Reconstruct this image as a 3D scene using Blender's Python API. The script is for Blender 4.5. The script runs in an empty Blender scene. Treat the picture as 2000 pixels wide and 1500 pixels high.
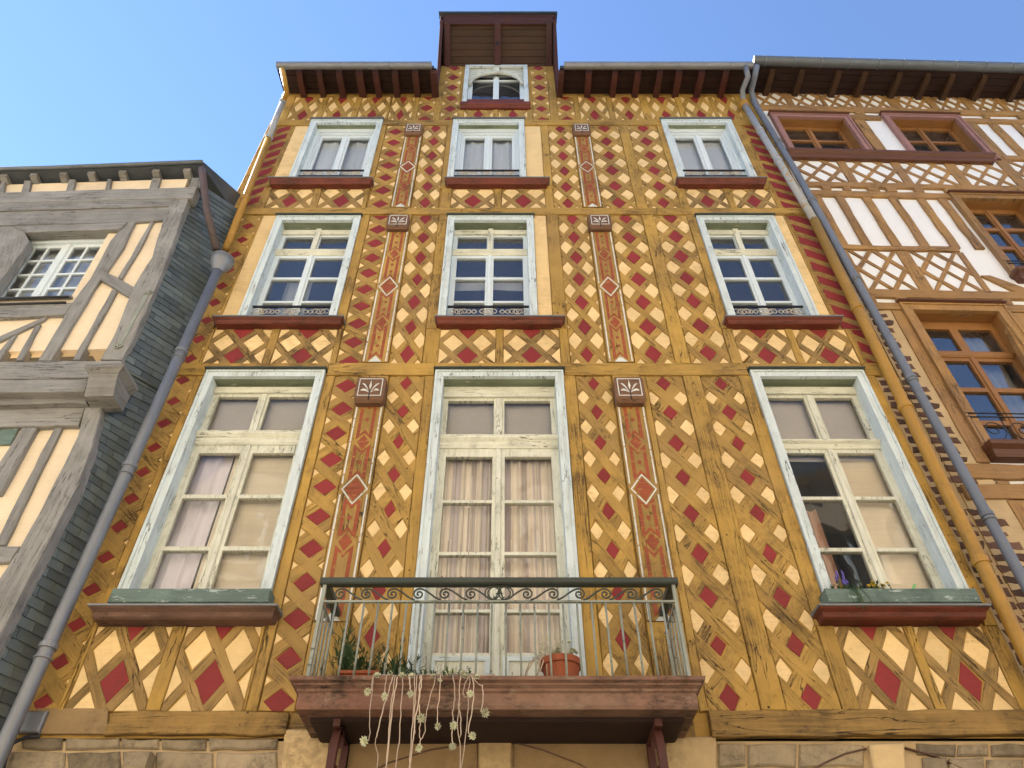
import bpy, math, random
from mathutils import Vector

R = random.Random(11)
sc = bpy.context.scene
COL = sc.collection

# ------------------------------------------------------------------ camera
F_PX = 1444.0                      # focal length in photo pixels (2000 wide)
TILT = math.atan(F_PX / 1465.0)    # looking up at the facade
DIST = 5.57                        # metres from the camera to the yellow facade
EYE = Vector((0.0, -DIST, 1.6))
CT, ST = math.cos(TILT), math.sin(TILT)
cam_data = bpy.data.cameras.new("camera")
cam_data.sensor_width = 36.0
cam_data.lens = F_PX / 2000.0 * 36.0
cam_data.shift_x = 0.005
cam_data.clip_start = 0.05
cam_data.clip_end = 2000.0
cam = bpy.data.objects.new("camera", cam_data)
cam.location = EYE
cam.rotation_euler = (math.pi / 2 + TILT, 0, 0)
COL.objects.link(cam)
sc.camera = cam

# ------------------------------------------------------------------ sky and sun
SUN_EL, SUN_AZ = math.radians(46.0), math.radians(-65.0)   # behind the houses, to the left
world = bpy.data.worlds.new("World")
sc.world = world
world.use_nodes = True
wn = world.node_tree.nodes
wn.clear()
sky = wn.new("ShaderNodeTexSky")
sky.sky_type = 'NISHITA'
sky.sun_disc = False
sky.sun_elevation = SUN_EL
sky.sun_rotation = SUN_AZ
sky.altitude = 300
sky.air_density = 0.7
sky.dust_density = 0.0
sky.ozone_density = 3.5
bg = wn.new("ShaderNodeBackground")
bg.inputs["Strength"].default_value = 0.080
wo = wn.new("ShaderNodeOutputWorld")
world.node_tree.links.new(sky.outputs[0], bg.inputs[0])
world.node_tree.links.new(bg.outputs[0], wo.inputs[0])
sun_data = bpy.data.lights.new("sun", 'SUN')
sun_data.energy = 5.0
sun_data.angle = math.radians(0.5)
sun_data.color = (1.0, 0.95, 0.86)
sun = bpy.data.objects.new("sun", sun_data)
sd = Vector((math.sin(SUN_AZ) * math.cos(SUN_EL), math.cos(SUN_AZ) * math.cos(SUN_EL), math.sin(SUN_EL)))
sun.rotation_euler = sd.to_track_quat('Z', 'Y').to_euler()
sun.location = (0, 0, 40)
COL.objects.link(sun)
sc.view_settings.view_transform = 'Standard'
sc.view_settings.look = 'None'
sc.view_settings.gamma = 1.0
sc.view_settings.use_curve_mapping = False
sc.view_settings.exposure = 2.5
sc.render.engine = 'CYCLES'
sc.cycles.use_denoising = True
sc.cycles.max_bounces = 7
sc.cycles.diffuse_bounces = 3
sc.cycles.glossy_bounces = 3
sc.cycles.use_adaptive_sampling = True
sc.cycles.adaptive_threshold = 0.02
sc.cycles.transparent_max_bounces = 12
sc.cycles.sample_clamp_indirect = 6.0
sc.cycles.caustics_reflective = False
sc.cycles.caustics_refractive = False

# ------------------------------------------------------------------ frames: flat planes the facades are laid out on
class Frame:
    def __init__(s, o, ex, ez):
        s.o, s.ex, s.ez = Vector(o), Vector(ex).normalized(), Vector(ez).normalized()
        s.n = s.ex.cross(s.ez).normalized()
    def w(s, x, z, d=0.0):
        return s.o + s.ex * x + s.ez * z + s.n * d
    def px(s, px, py, d=0.0):
        """photo pixel -> (x, z) on this plane moved d towards the street"""
        u, v = (px - 990.0) / F_PX, (750.0 - py) / F_PX
        r = Vector((u, CT - v * ST, ST + v * CT))
        p0 = s.o + s.n * d
        t = (p0 - EYE).dot(s.n) / r.dot(s.n)
        q = EYE + r * t - p0
        return (q.dot(s.ex), q.dot(s.ez))
    def poly(s, pts, d=0.0):
        return [s.px(a, b, d) for a, b in pts]

Y = Frame((0, 0, 0), (1, 0, 0), (0, 0, 1))                                   # yellow house
aR = math.radians(1.5)
RH = Frame((4.2, 0, 0), (math.cos(aR), math.sin(aR), 0), (0, 0, 1))          # white house
aL = math.radians(-2.0)
LU = Frame((-3.93, -0.37, 7.35), (math.cos(aL), math.sin(aL), 0), (0, -0.13, 2.65))   # grey house, leaning upper storey
LL = Frame((-3.93, -0.34, 3.0), (math.cos(aL), math.sin(aL), 0), (0, 0, 1))       # grey house, lower storey

# ------------------------------------------------------------------ object helpers
OFF = {}
def thing(name, label, cat, loc, group=None):
    o = bpy.data.objects.new(name, None)
    o.location = loc
    o.empty_display_size = 0.2
    COL.objects.link(o)
    o["label"] = label; o["category"] = cat
    if group: o["group"] = group
    OFF[o.name] = Vector(loc)
    return o

def tag(o, label, cat, group=None):
    o["label"] = label; o["category"] = cat
    if group: o["group"] = group
    return o

def make(name, V, Fc, mat, parent=None, ang=0.0, smooth=False, kind=None, uv_off=None):
    off = OFF[parent.name] if parent else Vector((0, 0, 0))
    me = bpy.data.meshes.new(name)
    me.from_pydata([(v[0] - off[0], v[1] - off[1], v[2] - off[2]) for v in V], [], Fc)
    uvl = me.uv_layers.new(name="uv")
    ca, sa = math.cos(ang), math.sin(ang)
    ou, ov = (R.random() * 20, R.random() * 20) if uv_off is None else uv_off
    buf = []
    for p in me.polygons:
        nx, ny, nz = abs(p.normal[0]), abs(p.normal[1]), abs(p.normal[2])
        for li in p.loop_indices:
            v = V[me.loops[li].vertex_index]
            if ny >= nx and ny >= nz - 0.2: a, b = v[0], v[2]
            elif nx >= nz: a, b = v[1], v[2]
            else: a, b = v[0], v[1]
            buf += [a * ca + b * sa + ou, -a * sa + b * ca + ov]
    uvl.data.foreach_set("uv", buf)
    me.materials.append(MAT[mat])
    if smooth:
        me.polygons.foreach_set("use_smooth", [True] * len(me.polygons))
    ob = bpy.data.objects.new(name, me)
    COL.objects.link(ob)
    if parent:
        ob.parent = parent
    OFF[ob.name] = off
    if kind: ob["kind"] = kind
    return ob

def area(P):
    return 0.5 * sum(P[i][0] * P[(i + 1) % len(P)][1] - P[(i + 1) % len(P)][0] * P[i][1] for i in range(len(P)))

def ccw(P):
    return list(P) if area(P) > 0 else list(reversed(P))

def inset(P, c):
    n, out = len(P), []
    for i in range(n):
        a, b, d = P[i - 1], P[i], P[(i + 1) % n]
        e1 = (b[0] - a[0], b[1] - a[1]); e2 = (d[0] - b[0], d[1] - b[1])
        l1 = math.hypot(*e1) or 1e-9; l2 = math.hypot(*e2) or 1e-9
        n1 = (-e1[1] / l1, e1[0] / l1); n2 = (-e2[1] / l2, e2[0] / l2)
        m = (n1[0] + n2[0], n1[1] + n2[1]); q = 1 + n1[0] * n2[0] + n1[1] * n2[1]
        q = max(q, 0.35)
        out.append((b[0] + m[0] * c / q, b[1] + m[1] * c / q))
    return out

def wobble(P, seg=0.18, amp=0.004):
    out, n = [], len(P)
    for i in range(n):
        a, b = P[i], P[(i + 1) % n]
        L = math.hypot(b[0] - a[0], b[1] - a[1])
        k = max(1, int(L / seg))
        for j in range(k):
            t = j / k
            x, z = a[0] + (b[0] - a[0]) * t, a[1] + (b[1] - a[1]) * t
            out.append((x + R.uniform(-amp, amp), z + R.uniform(-amp, amp)))
    return out

def prism_geo(fr, P, d0, d1, c=0.004):
    P = ccw(P)
    n = len(P)
    Q = inset(P, c)
    V = [fr.w(x, z, d0) for x, z in P] + [fr.w(x, z, d1 - c) for x, z in P] + [fr.w(x, z, d1) for x, z in Q]
    Fc = []
    for i in range(n):
        j = (i + 1) % n
        Fc.append((i, j, n + j, n + i))
        Fc.append((n + i, n + j, 2 * n + j, 2 * n + i))
    Fc.append(tuple(range(2 * n, 3 * n)))
    return V, Fc

def prism(name, fr, P, d0, d1, mat, parent=None, c=0.004, ang=0.0, wob=0.0, seg=0.18, kind=None):
    P = ccw(P)
    if wob: P = wobble(P, seg, wob)
    V, Fc = prism_geo(fr, P, d0, d1, c)
    return make(name, V, Fc, mat, parent, ang, kind=kind)

def rect(x0, x1, z0, z1):
    return [(x0, z0), (x1, z0), (x1, z1), (x0, z1)]

def box(name, fr, x0, x1, z0, z1, d0, d1, mat, parent=None, c=0.004, ang=0.0, wob=0.0):
    """closed box on the frame"""
    P = rect(x0, x1, z0, z1)
    if wob: P = wobble(P, 0.18, wob)
    V, Fc = prism_geo(fr, P, d0, d1, c)
    n = len(P)
    Fc.append(tuple(reversed(range(n))))
    return make(name, V, Fc, mat, parent, ang)

def clip(P, x0, x1, z0, z1):
    def cut(P, f, g):
        out = []
        for i in range(len(P)):
            a, b = P[i], P[(i + 1) % len(P)]
            fa, fb = f(a), f(b)
            if fa >= 0: out.append(a)
            if (fa >= 0) != (fb >= 0):
                t = fa / (fa - fb)
                out.append((a[0] + (b[0] - a[0]) * t, a[1] + (b[1] - a[1]) * t))
        return out
    for f in (lambda p: p[0] - x0, lambda p: x1 - p[0], lambda p: p[1] - z0, lambda p: z1 - p[1]):
        P = cut(P, f, None)
        if len(P) < 3: return []
    # drop doubled points
    out = [p for i, p in enumerate(P) if math.hypot(p[0] - P[i - 1][0], p[1] - P[i - 1][1]) > 1e-4]
    return out if len(out) > 2 else []

def grid_frame(name, fr, x0, x1, z0, z1, holes, d0, d1, mat, parent=None, ang=0.0):
    """a sheet with rectangular holes, extruded: one connected mesh"""
    x0, x1, z0, z1 = round(x0, 5), round(x1, 5), round(z0, 5), round(z1, 5)
    xs = sorted({round(v, 5) for v in [x0, x1] + [h[0] for h in holes] + [h[1] for h in holes]})
    zs = sorted({round(v, 5) for v in [z0, z1] + [h[2] for h in holes] + [h[3] for h in holes]})
    xs = [x for x in xs if x0 - 1e-6 <= x <= x1 + 1e-6]; zs = [z for z in zs if z0 - 1e-6 <= z <= z1 + 1e-6]
    nx, nz = len(xs) - 1, len(zs) - 1
    def solid(i, j):
        if i < 0 or j < 0 or i >= nx or j >= nz: return False
        cx, cz = (xs[i] + xs[i + 1]) / 2, (zs[j] + zs[j + 1]) / 2
        return not any(h[0] < cx < h[1] and h[2] < cz < h[3] for h in holes)
    V, idx, Fc = [], {}, []
    def vi(i, j, k):
        if (i, j, k) not in idx:
            idx[(i, j, k)] = len(V); V.append(fr.w(xs[i], zs[j], d1 if k else d0))
        return idx[(i, j, k)]
    for i in range(nx):
        for j in range(nz):
            if not solid(i, j): continue
            Fc.append((vi(i, j, 1), vi(i + 1, j, 1), vi(i + 1, j + 1, 1), vi(i, j + 1, 1)))
            if d0 != d1:
                if not solid(i - 1, j): Fc.append((vi(i, j, 0), vi(i, j, 1), vi(i, j + 1, 1), vi(i, j + 1, 0)))
                if not solid(i + 1, j): Fc.append((vi(i + 1, j, 1), vi(i + 1, j, 0), vi(i + 1, j + 1, 0), vi(i + 1, j + 1, 1)))
                if not solid(i, j - 1): Fc.append((vi(i, j, 0), vi(i + 1, j, 0), vi(i + 1, j, 1), vi(i, j, 1)))
                if not solid(i, j + 1): Fc.append((vi(i, j + 1, 1), vi(i + 1, j + 1, 1), vi(i + 1, j + 1, 0), vi(i, j + 1, 0)))
    return make(name, V, Fc, mat, parent, ang)

def ring_stack(name, fr, x0, x1, prof, mat, parent=None, d_back=0.0, ang=0.0, cap=True):
    """moulding with mitred returns: prof = [(projection, side overhang, z)] from bottom to top"""
    V, Fc = [], []
    for d, o, z in prof:
        V += [fr.w(x0 - o, z, d_back), fr.w(x0 - o, z, d), fr.w(x1 + o, z, d), fr.w(x1 + o, z, d_back)]
    n = len(prof)
    for k in range(n - 1):
        a, b = 4 * k, 4 * k + 4
        for i in range(3):
            Fc.append((a + i, a + i + 1, b + i + 1, b + i))
    if cap:
        Fc.append((3, 2, 1, 0)); t = 4 * (n - 1); Fc.append((t, t + 1, t + 2, t + 3))
    return make(name, V, Fc, mat, parent, ang)

def tube_geo(pts, r, n=8, cap=True):
    pts = [Vector(p) for p in pts]
    V, Fc = [], []
    m = len(pts)
    rr = r if isinstance(r, (list, tuple)) else [r] * m
    t0 = (pts[1] - pts[0]).normalized()
    up = Vector((0, 0, 1)) if abs(t0.z) < 0.9 else Vector((1, 0, 0))
    u = t0.cross(up).normalized()
    for i, p in enumerate(pts):
        t = (pts[min(i + 1, m - 1)] - pts[max(i - 1, 0)])
        t = t.normalized() if t.length > 1e-9 else t0
        u = (u - t * u.dot(t))
        u = u.normalized() if u.length > 1e-6 else t.orthogonal().normalized()
        w = t.cross(u)
        for k in range(n):
            a = 2 * math.pi * k / n
            V.append(p + (u * math.cos(a) + w * math.sin(a)) * rr[i])
    for i in range(m - 1):
        for k in range(n):
            a, b = i * n + k, i * n + (k + 1) % n
            Fc.append((a, b, b + n, a + n))
    if cap:
        Fc.append(tuple(reversed(range(n)))); Fc.append(tuple(range((m - 1) * n, m * n)))
    return V, Fc

def tube(name, pts, r, mat, parent=None, n=8, smooth=True, ang=0.0):
    V, Fc = tube_geo(pts, r, n)
    return make(name, V, Fc, mat, parent, ang, smooth=smooth)

def lathe(name, base, prof, mat, parent=None, n=20, axis=Vector((0, 0, 1))):
    V, Fc = [], []
    b = Vector(base)
    for r, h in prof:
        for k in range(n):
            a = 2 * math.pi * k / n
            V.append(b + Vector((r * math.cos(a), r * math.sin(a), h)))
    for i in range(len(prof) - 1):
        for k in range(n):
            a, c = i * n + k, i * n + (k + 1) % n
            Fc.append((a, c, c + n, a + n))
    Fc.append(tuple(reversed(range(n)))); Fc.append(tuple(range((len(prof) - 1) * n, len(prof) * n)))
    return make(name, V, Fc, mat, parent, smooth=False)

# ------------------------------------------------------------------ procedural materials
MAT = {}
def lin(r, g, b):
    f = lambda c: (c / 255 / 12.92) if c / 255 <= 0.04045 else ((c / 255 + 0.055) / 1.055) ** 2.4
    return (f(r), f(g), f(b), 1.0)

def pmat(name, col, rough=0.75, grain=0.25, blotch=0.18, stain=0.0, stain_col=(0.03, 0.018, 0.008, 1), crack=0.0,
         peel=0.0, peel_col=(0.2, 0.17, 0.12, 1), bump=0.35, metal=0.0, spec=0.35, jitter=0.10, spots=0.0, gx=1.6, gy=34.0, stain_scale=1.1,
         tint=None, tint_amt=0.0):
    m = bpy.data.materials.new(name); m.use_nodes = True
    nt = m.node_tree; N = nt.nodes; L = nt.links
    bs = N["Principled BSDF"]
    bs.inputs["Roughness"].default_value = rough
    bs.inputs["Metallic"].default_value = metal
    bs.inputs["Specular IOR Level"].default_value = spec
    tc = N.new("ShaderNodeTexCoord"); geo = N.new("ShaderNodeNewGeometry"); oi = N.new("ShaderNodeObjectInfo")
    def noise(vec, scale, detail=4, rough_=0.55, dist=0.0):
        n = N.new("ShaderNodeTexNoise"); L.new(vec, n.inputs["Vector"])
        n.inputs["Scale"].default_value = scale; n.inputs["Detail"].default_value = detail
        n.inputs["Roughness"].default_value = rough_; n.inputs["Distortion"].default_value = dist
        return n.outputs["Fac"]
    def mathn(op, a, b=None, c=None, clampit=False):
        n = N.new("ShaderNodeMath"); n.operation = op; n.use_clamp = clampit
        for i, v in enumerate((a, b, c)):
            if v is None: continue
            if isinstance(v, (int, float)): n.inputs[i].default_value = v
            else: L.new(v, n.inputs[i])
        return n.outputs[0]
    def mrange(v, a, b, c, d):
        n = N.new("ShaderNodeMapRange"); L.new(v, n.inputs[0])
        for i, x in enumerate((a, b, c, d)): n.inputs[i + 1].default_value = x
        return n.outputs[0]
    def mix(f, a, b, mode='MIX'):
        n = N.new("ShaderNodeMix"); n.data_type = 'RGBA'; n.blend_type = mode
        if isinstance(f, (int, float)): n.inputs[0].default_value = f
        else: L.new(f, n.inputs[0])
        for i, v in ((6, a), (7, b)):
            if isinstance(v, tuple): n.inputs[i].default_value = v
            else: L.new(v, n.inputs[i])
        return n.outputs[2]
    mp = N.new("ShaderNodeMapping"); L.new(tc.outputs["UV"], mp.inputs[0]); mp.inputs["Scale"].default_value = (gx, gy, 1)
    g = noise(mp.outputs[0], 1.0, 5, 0.6, 0.3)
    bl = noise(tc.outputs["UV"], 2.7, 5, 0.6)
    fine = noise(geo.outputs["Position"], 90.0, 3, 0.6)
    # brightness factor
    b = mathn('ADD', mathn('MULTIPLY', mathn('SUBTRACT', g, 0.5), grain * 2.2), 1.0)
    b = mathn('ADD', b, mathn('MULTIPLY', mathn('SUBTRACT', bl, 0.5), blotch * 2.4))
    b = mathn('ADD', b, mathn('MULTIPLY', mathn('SUBTRACT', fine, 0.5), 0.18))
    b = mathn('ADD', b, mathn('MULTIPLY', mathn('SUBTRACT', oi.outputs["Random"], 0.5), jitter * 2))
    comb = N.new("ShaderNodeCombineColor")
    for i in range(3): L.new(b, comb.inputs[i])
    c = mix(1.0, col, comb.outputs[0], 'MULTIPLY')
    if tint_amt:
        c = mix(mathn('MULTIPLY', mrange(noise(geo.outputs["Position"], 0.9, 3), 0.42, 0.66, 0, 1), tint_amt), c, tint)
    h = mathn('MULTIPLY', g, 0.5)
    h = mathn('ADD', h, mathn('MULTIPLY', fine, 0.25))
    if peel:
        mp2 = N.new("ShaderNodeMapping"); L.new(tc.outputs["UV"], mp2.inputs[0]); mp2.inputs["Scale"].default_value = (5, 17, 1)
        pk = mrange(noise(mp2.outputs[0], 1.0, 7, 0.7), 0.70 - peel * 0.22, 0.72 - peel * 0.22, 0, 1)
        c = mix(pk, c, peel_col)
        h = mathn('SUBTRACT', h, mathn('MULTIPLY', pk, 0.5))
    if stain:
        st = mrange(noise(geo.outputs["Position"], stain_scale, 7, 0.68, 0.4), 0.43, 0.62, 0, 1)
        st = mathn('MULTIPLY', st, mrange(noise(geo.outputs["Position"], 0.55, 4, 0.6), 0.40, 0.60, 0.18, 1.25))
        st2 = mathn('MULTIPLY', st, mrange(noise(mp.outputs[0], 2.3, 5, 0.7), 0.38, 0.62, 0, 1))
        c = mix(mathn('MULTIPLY', st2, stain, None, True), c, stain_col)
        c = mix(mathn('MULTIPLY', mrange(noise(tc.outputs["UV"], 26, 6, 0.75), 0.545, 0.64, 0, 1), mathn('MULTIPLY', st, stain * 0.9)), c, stain_col)
    if crack:
        mp3 = N.new("ShaderNodeMapping"); L.new(tc.outputs["UV"], mp3.inputs[0]); mp3.inputs["Scale"].default_value = (0.75, 8.0, 1)
        cn = noise(mp3.outputs[0], 1.4, 5, 0.55, 0.35)
        cl = mrange(mathn('ABSOLUTE', mathn('SUBTRACT', cn, 0.5)), 0.0, 0.010, 1, 0)
        cm = mrange(noise(tc.outputs["UV"], 1.9, 3), 0.46, 0.56, 0, 1)
        ck = mathn('MULTIPLY', mathn('MULTIPLY', cl, cm), crack, None, True)
        c = mix(ck, c, (0.018, 0.010, 0.005, 1))
        h = mathn('SUBTRACT', h, mathn('MULTIPLY', ck, 1.2))
    if spots:
        vo = N.new("ShaderNodeTexVoronoi"); L.new(tc.outputs["UV"], vo.inputs["Vector"]); vo.inputs["Scale"].default_value = 7.0
        sp = mathn('MULTIPLY', mrange(vo.outputs["Distance"], 0.055, 0.085, 1, 0), spots)
        sp = mathn('MULTIPLY', sp, mrange(noise(tc.outputs["UV"], 3.1, 2), 0.46, 0.52, 0, 1))
        c = mix(sp, c, (0.03, 0.014, 0.006, 1))
    L.new(c, bs.inputs["Base Color"])
    bp = N.new("ShaderNodeBump"); bp.inputs["Strength"].default_value = bump; bp.inputs["Distance"].default_value = 0.012
    L.new(h, bp.inputs["Height"]); L.new(bp.outputs[0], bs.inputs["Normal"])
    MAT[name] = m
    return m

def glass(name, tint=(0.82, 0.88, 0.9, 1), ior=1.75, wav=0.25, dirt=0.06):
    m = bpy.data.materials.new(name); m.use_nodes = True
    nt = m.node_tree; N = nt.nodes; L = nt.links
    N.clear()
    out = N.new("ShaderNodeOutputMaterial"); tr = N.new("ShaderNodeBsdfTransparent"); gl = N.new("ShaderNodeBsdfGlossy")
    df = N.new("ShaderNodeBsdfDiffuse"); df.inputs[0].default_value = (0.5, 0.5, 0.48, 1)
    fr = N.new("ShaderNodeFresnel"); fr.inputs["IOR"].default_value = ior
    tr.inputs[0].default_value = tint; gl.inputs["Roughness"].default_value = 0.015
    gl.inputs[0].default_value = (0.95, 0.97, 1, 1)
    tc = N.new("ShaderNodeTexCoord"); no = N.new("ShaderNodeTexNoise"); no.inputs["Scale"].default_value = 3.0; no.inputs["Detail"].default_value = 2
    L.new(tc.outputs["UV"], no.inputs["Vector"])
    bp = N.new("ShaderNodeBump"); bp.inputs["Strength"].default_value = wav; bp.inputs["Distance"].default_value = 0.02
    L.new(no.outputs["Fac"], bp.inputs["Height"]); L.new(bp.outputs[0], gl.inputs["Normal"])
    m1 = N.new("ShaderNodeMixShader"); m2 = N.new("ShaderNodeMixShader"); m2.inputs[0].default_value = dirt
    L.new(fr.outputs[0], m1.inputs[0]); L.new(tr.outputs[0], m1.inputs[1]); L.new(gl.outputs[0], m1.inputs[2])
    L.new(m1.outputs[0], m2.inputs[1]); L.new(df.outputs[0], m2.inputs[2]); L.new(m2.outputs[0], out.inputs[0])
    MAT[name] = m

OCH = (0.440, 0.262, 0.053, 1)
pmat("ochre_timber", OCH, grain=0.20, blotch=0.26, stain=0.95, stain_col=(0.085, 0.046, 0.014, 1), crack=1.0, jitter=0.13, spots=1.0, bump=0.8, tint=(0.33, 0.205, 0.065, 1), tint_amt=0.6, stain_scale=2.2)
pmat("ochre_lath", (0.412, 0.246, 0.055, 1), grain=0.24, blotch=0.26, stain=1.0, stain_col=(0.085, 0.048, 0.017, 1), crack=1.0, jitter=0.17, spots=0.9, bump=0.8, tint=(0.30, 0.185, 0.065, 1), tint_amt=0.65, stain_scale=2.6)
pmat("ochre_wall", (0.42, 0.250, 0.056, 1), grain=0.10, blotch=0.22, stain=0.55, stain_col=(0.11, 0.06, 0.02, 1), jitter=0.06, bump=0.35)
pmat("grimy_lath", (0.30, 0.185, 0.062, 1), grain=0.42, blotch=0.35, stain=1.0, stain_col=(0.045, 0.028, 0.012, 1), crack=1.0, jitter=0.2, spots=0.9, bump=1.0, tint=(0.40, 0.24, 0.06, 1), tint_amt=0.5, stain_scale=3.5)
pmat("ochre_rough_beam", (0.28, 0.165, 0.045, 1), grain=0.55, blotch=0.4, stain=1.0, stain_col=(0.035, 0.022, 0.010, 1), crack=1.0, jitter=0.1, spots=1.0, bump=1.0, stain_scale=3.0)
pmat("cream_plaster", (0.78, 0.56, 0.27, 1), rough=0.85, grain=0.06, blotch=0.16, stain=0.55, stain_col=(0.40, 0.25, 0.10, 1), jitter=0.09, bump=0.35, stain_scale=5.0)
pmat("red_plaster", (0.235, 0.024, 0.022, 1), rough=0.7, grain=0.05, blotch=0.14, stain=0.35, jitter=0.14, bump=0.25, stain_scale=4.0)
pmat("ornament_red", (0.30, 0.070, 0.024, 1), rough=0.7, grain=0.35, blotch=0.25, stain=0.5, peel=0.55, peel_col=(0.36, 0.18, 0.05, 1), jitter=0.05, stain_scale=3)
pmat("ornament_white", (0.66, 0.66, 0.60, 1), grain=0.15, stain=0.4, peel=0.5, peel_col=(0.34, 0.20, 0.07, 1), jitter=0.05)
pmat("console_brown", (0.165, 0.085, 0.046, 1), grain=0.4, stain=0.5, crack=0.8, peel=0.25, peel_col=(0.24, 0.15, 0.08, 1))
pmat("blue_white_paint", (0.60, 0.67, 0.665, 1), rough=0.6, grain=0.16, blotch=0.18, stain=0.4, stain_col=(0.28, 0.29, 0.22, 1), crack=1.0, peel=0.32, peel_col=(0.42, 0.44, 0.38, 1), jitter=0.05, stain_scale=3)
pmat("cream_sash", (0.66, 0.655, 0.535, 1), rough=0.6, grain=0.2, blotch=0.2, stain=0.6, stain_col=(0.24, 0.24, 0.15, 1), crack=1.0, peel=0.45, peel_col=(0.43, 0.42, 0.32, 1), jitter=0.05, stain_scale=3)
pmat("white_sash", (0.68, 0.75, 0.76, 1), rough=0.5, grain=0.05, blotch=0.06, stain=0.10, stain_col=(0.3, 0.32, 0.3, 1), jitter=0.04)
pmat("moss_and_shade_board", (0.20, 0.23, 0.15, 1), grain=0.3, blotch=0.35, stain=0.6, stain_col=(0.06, 0.08, 0.045, 1), peel=0.4, peel_col=(0.45, 0.44, 0.30, 1))  # mildewed pale paint, with the lintel soffit's shade darkened into its colour
pmat("green_trough", (0.125, 0.175, 0.145, 1), rough=0.6, grain=0.35, blotch=0.45, stain=0.8, stain_col=(0.03, 0.045, 0.035, 1), peel=0.5, peel_col=(0.36, 0.42, 0.38, 1), stain_scale=4)
pmat("sill_red", (0.15, 0.034, 0.019, 1), rough=0.6, grain=0.3, blotch=0.35, stain=0.85, crack=0.8, jitter=0.08, stain_scale=3)
pmat("stone_brown", (0.135, 0.075, 0.052, 1), rough=0.85, grain=0.3, blotch=0.45, stain=0.9, peel=0.4, peel_col=(0.17, 0.12, 0.09, 1), gx=6, gy=9, stain_scale=3)
pmat("balcony_stone", (0.215, 0.135, 0.092, 1), rough=0.85, grain=0.3, blotch=0.45, stain=1.0, stain_col=(0.035, 0.022, 0.016, 1), peel=0.5, peel_col=(0.25, 0.17, 0.12, 1), gx=5, gy=12, tint=(0.20, 0.06, 0.04, 1), tint_amt=0.45, stain_scale=3)
pmat("lead", (0.20, 0.205, 0.21, 1), rough=0.55, metal=0.2, grain=0.1, blotch=0.3, stain=0.3)
pmat("eave_red", (0.060, 0.015, 0.010, 1), rough=0.7, grain=0.3, stain=0.6, crack=0.7)
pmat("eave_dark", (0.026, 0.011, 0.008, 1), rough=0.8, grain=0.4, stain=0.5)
pmat("canopy_boards", (0.050, 0.023, 0.009, 1), rough=0.8, grain=0.5, stain=0.6, crack=0.8, stain_scale=3)
pmat("slate", (0.052, 0.060, 0.066, 1), rough=0.6, grain=0.25, blotch=0.3, jitter=0.3, gx=4, gy=9)
pmat("slate_green", (0.098, 0.116, 0.113, 1), rough=0.45, spec=0.5, grain=0.3, blotch=0.4, jitter=0.30, stain=0.4, stain_col=(0.07, 0.085, 0.08, 1), gx=4, gy=9, stain_scale=3)
pmat("zinc", (0.21, 0.22, 0.235, 1), rough=0.45, metal=0.35, grain=0.08, blotch=0.25, stain=0.25, stain_col=(0.12, 0.12, 0.12, 1), gx=3, gy=3)
pmat("zinc_dark", (0.13, 0.145, 0.155, 1), rough=0.5, metal=0.3, grain=0.08, blotch=0.2, stain=0.3, gx=3, gy=3)
pmat("pipe_blue_grey", (0.145, 0.165, 0.20, 1), rough=0.5, grain=0.05, blotch=0.15, stain=0.2, gx=3, gy=3)
pmat("pipe_ochre", (0.42, 0.225, 0.035, 1), rough=0.5, grain=0.06, blotch=0.15, stain=0.4, stain_col=(0.14, 0.08, 0.03, 1), gx=3, gy=3)
pmat("pipe_patchy", (0.33, 0.35, 0.36, 1), rough=0.5, grain=0.1, blotch=0.2, peel=0.62, peel_col=(0.42, 0.25, 0.07, 1), gx=3, gy=3)
pmat("pipe_rust", (0.10, 0.070, 0.062, 1), rough=0.55, grain=0.15, blotch=0.3, stain=0.3, gx=3, gy=3)
pmat("grey_timber", (0.245, 0.236, 0.218, 1), rough=0.85, grain=0.36, blotch=0.32, stain=0.7, stain_col=(0.09, 0.085, 0.075, 1), crack=0.75, jitter=0.12, bump=0.7, stain_scale=2.5)
pmat("grey_infill", (0.77, 0.63, 0.44, 1), rough=0.9, grain=0.06, blotch=0.12, stain=0.30, stain_col=(0.32, 0.24, 0.16, 1), jitter=0.05)
pmat("brown_timber", (0.345, 0.190, 0.062, 1), grain=0.32, blotch=0.3, stain=0.8, stain_col=(0.10, 0.055, 0.024, 1), crack=1.0, jitter=0.14, bump=0.7, tint=(0.25, 0.145, 0.08, 1), tint_amt=0.6, stain_scale=3)
pmat("white_infill", (0.80, 0.80, 0.79, 1), rough=0.9, grain=0.02, blotch=0.05, stain=0.06, stain_col=(0.5, 0.47, 0.42, 1), jitter=0.03, bump=0.15)
pmat("pink_trim", (0.32, 0.165, 0.14, 1), grain=0.15, blotch=0.15, stain=0.3, stain_col=(0.2, 0.12, 0.1, 1), crack=0.5)
pmat("chestnut_joinery", (0.29, 0.135, 0.042, 1), rough=0.5, grain=0.25, blotch=0.15, stain=0.3, jitter=0.06)
pmat("chestnut_dark", (0.105, 0.040, 0.018, 1), rough=0.5, grain=0.2, blotch=0.12, stain=0.3)
pmat("brick_brown", (0.135, 0.072, 0.050, 1), rough=0.9, grain=0.2, blotch=0.5, jitter=0.4, gx=9, gy=12, stain=0.4)
pmat("quoin_mortar", (0.50, 0.365, 0.205, 1), rough=0.95, grain=0.05, blotch=0.2, stain=0.4, stain_col=(0.25, 0.17, 0.10, 1))
pmat("grey_stone", (0.29, 0.225, 0.14, 1), rough=0.9, grain=0.25, blotch=0.5, stain=0.9, stain_col=(0.055, 0.045, 0.03, 1), jitter=0.3, gx=9, gy=9, bump=1.0, stain_scale=4, peel=0.2, peel_col=(0.42, 0.37, 0.28, 1))
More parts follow.
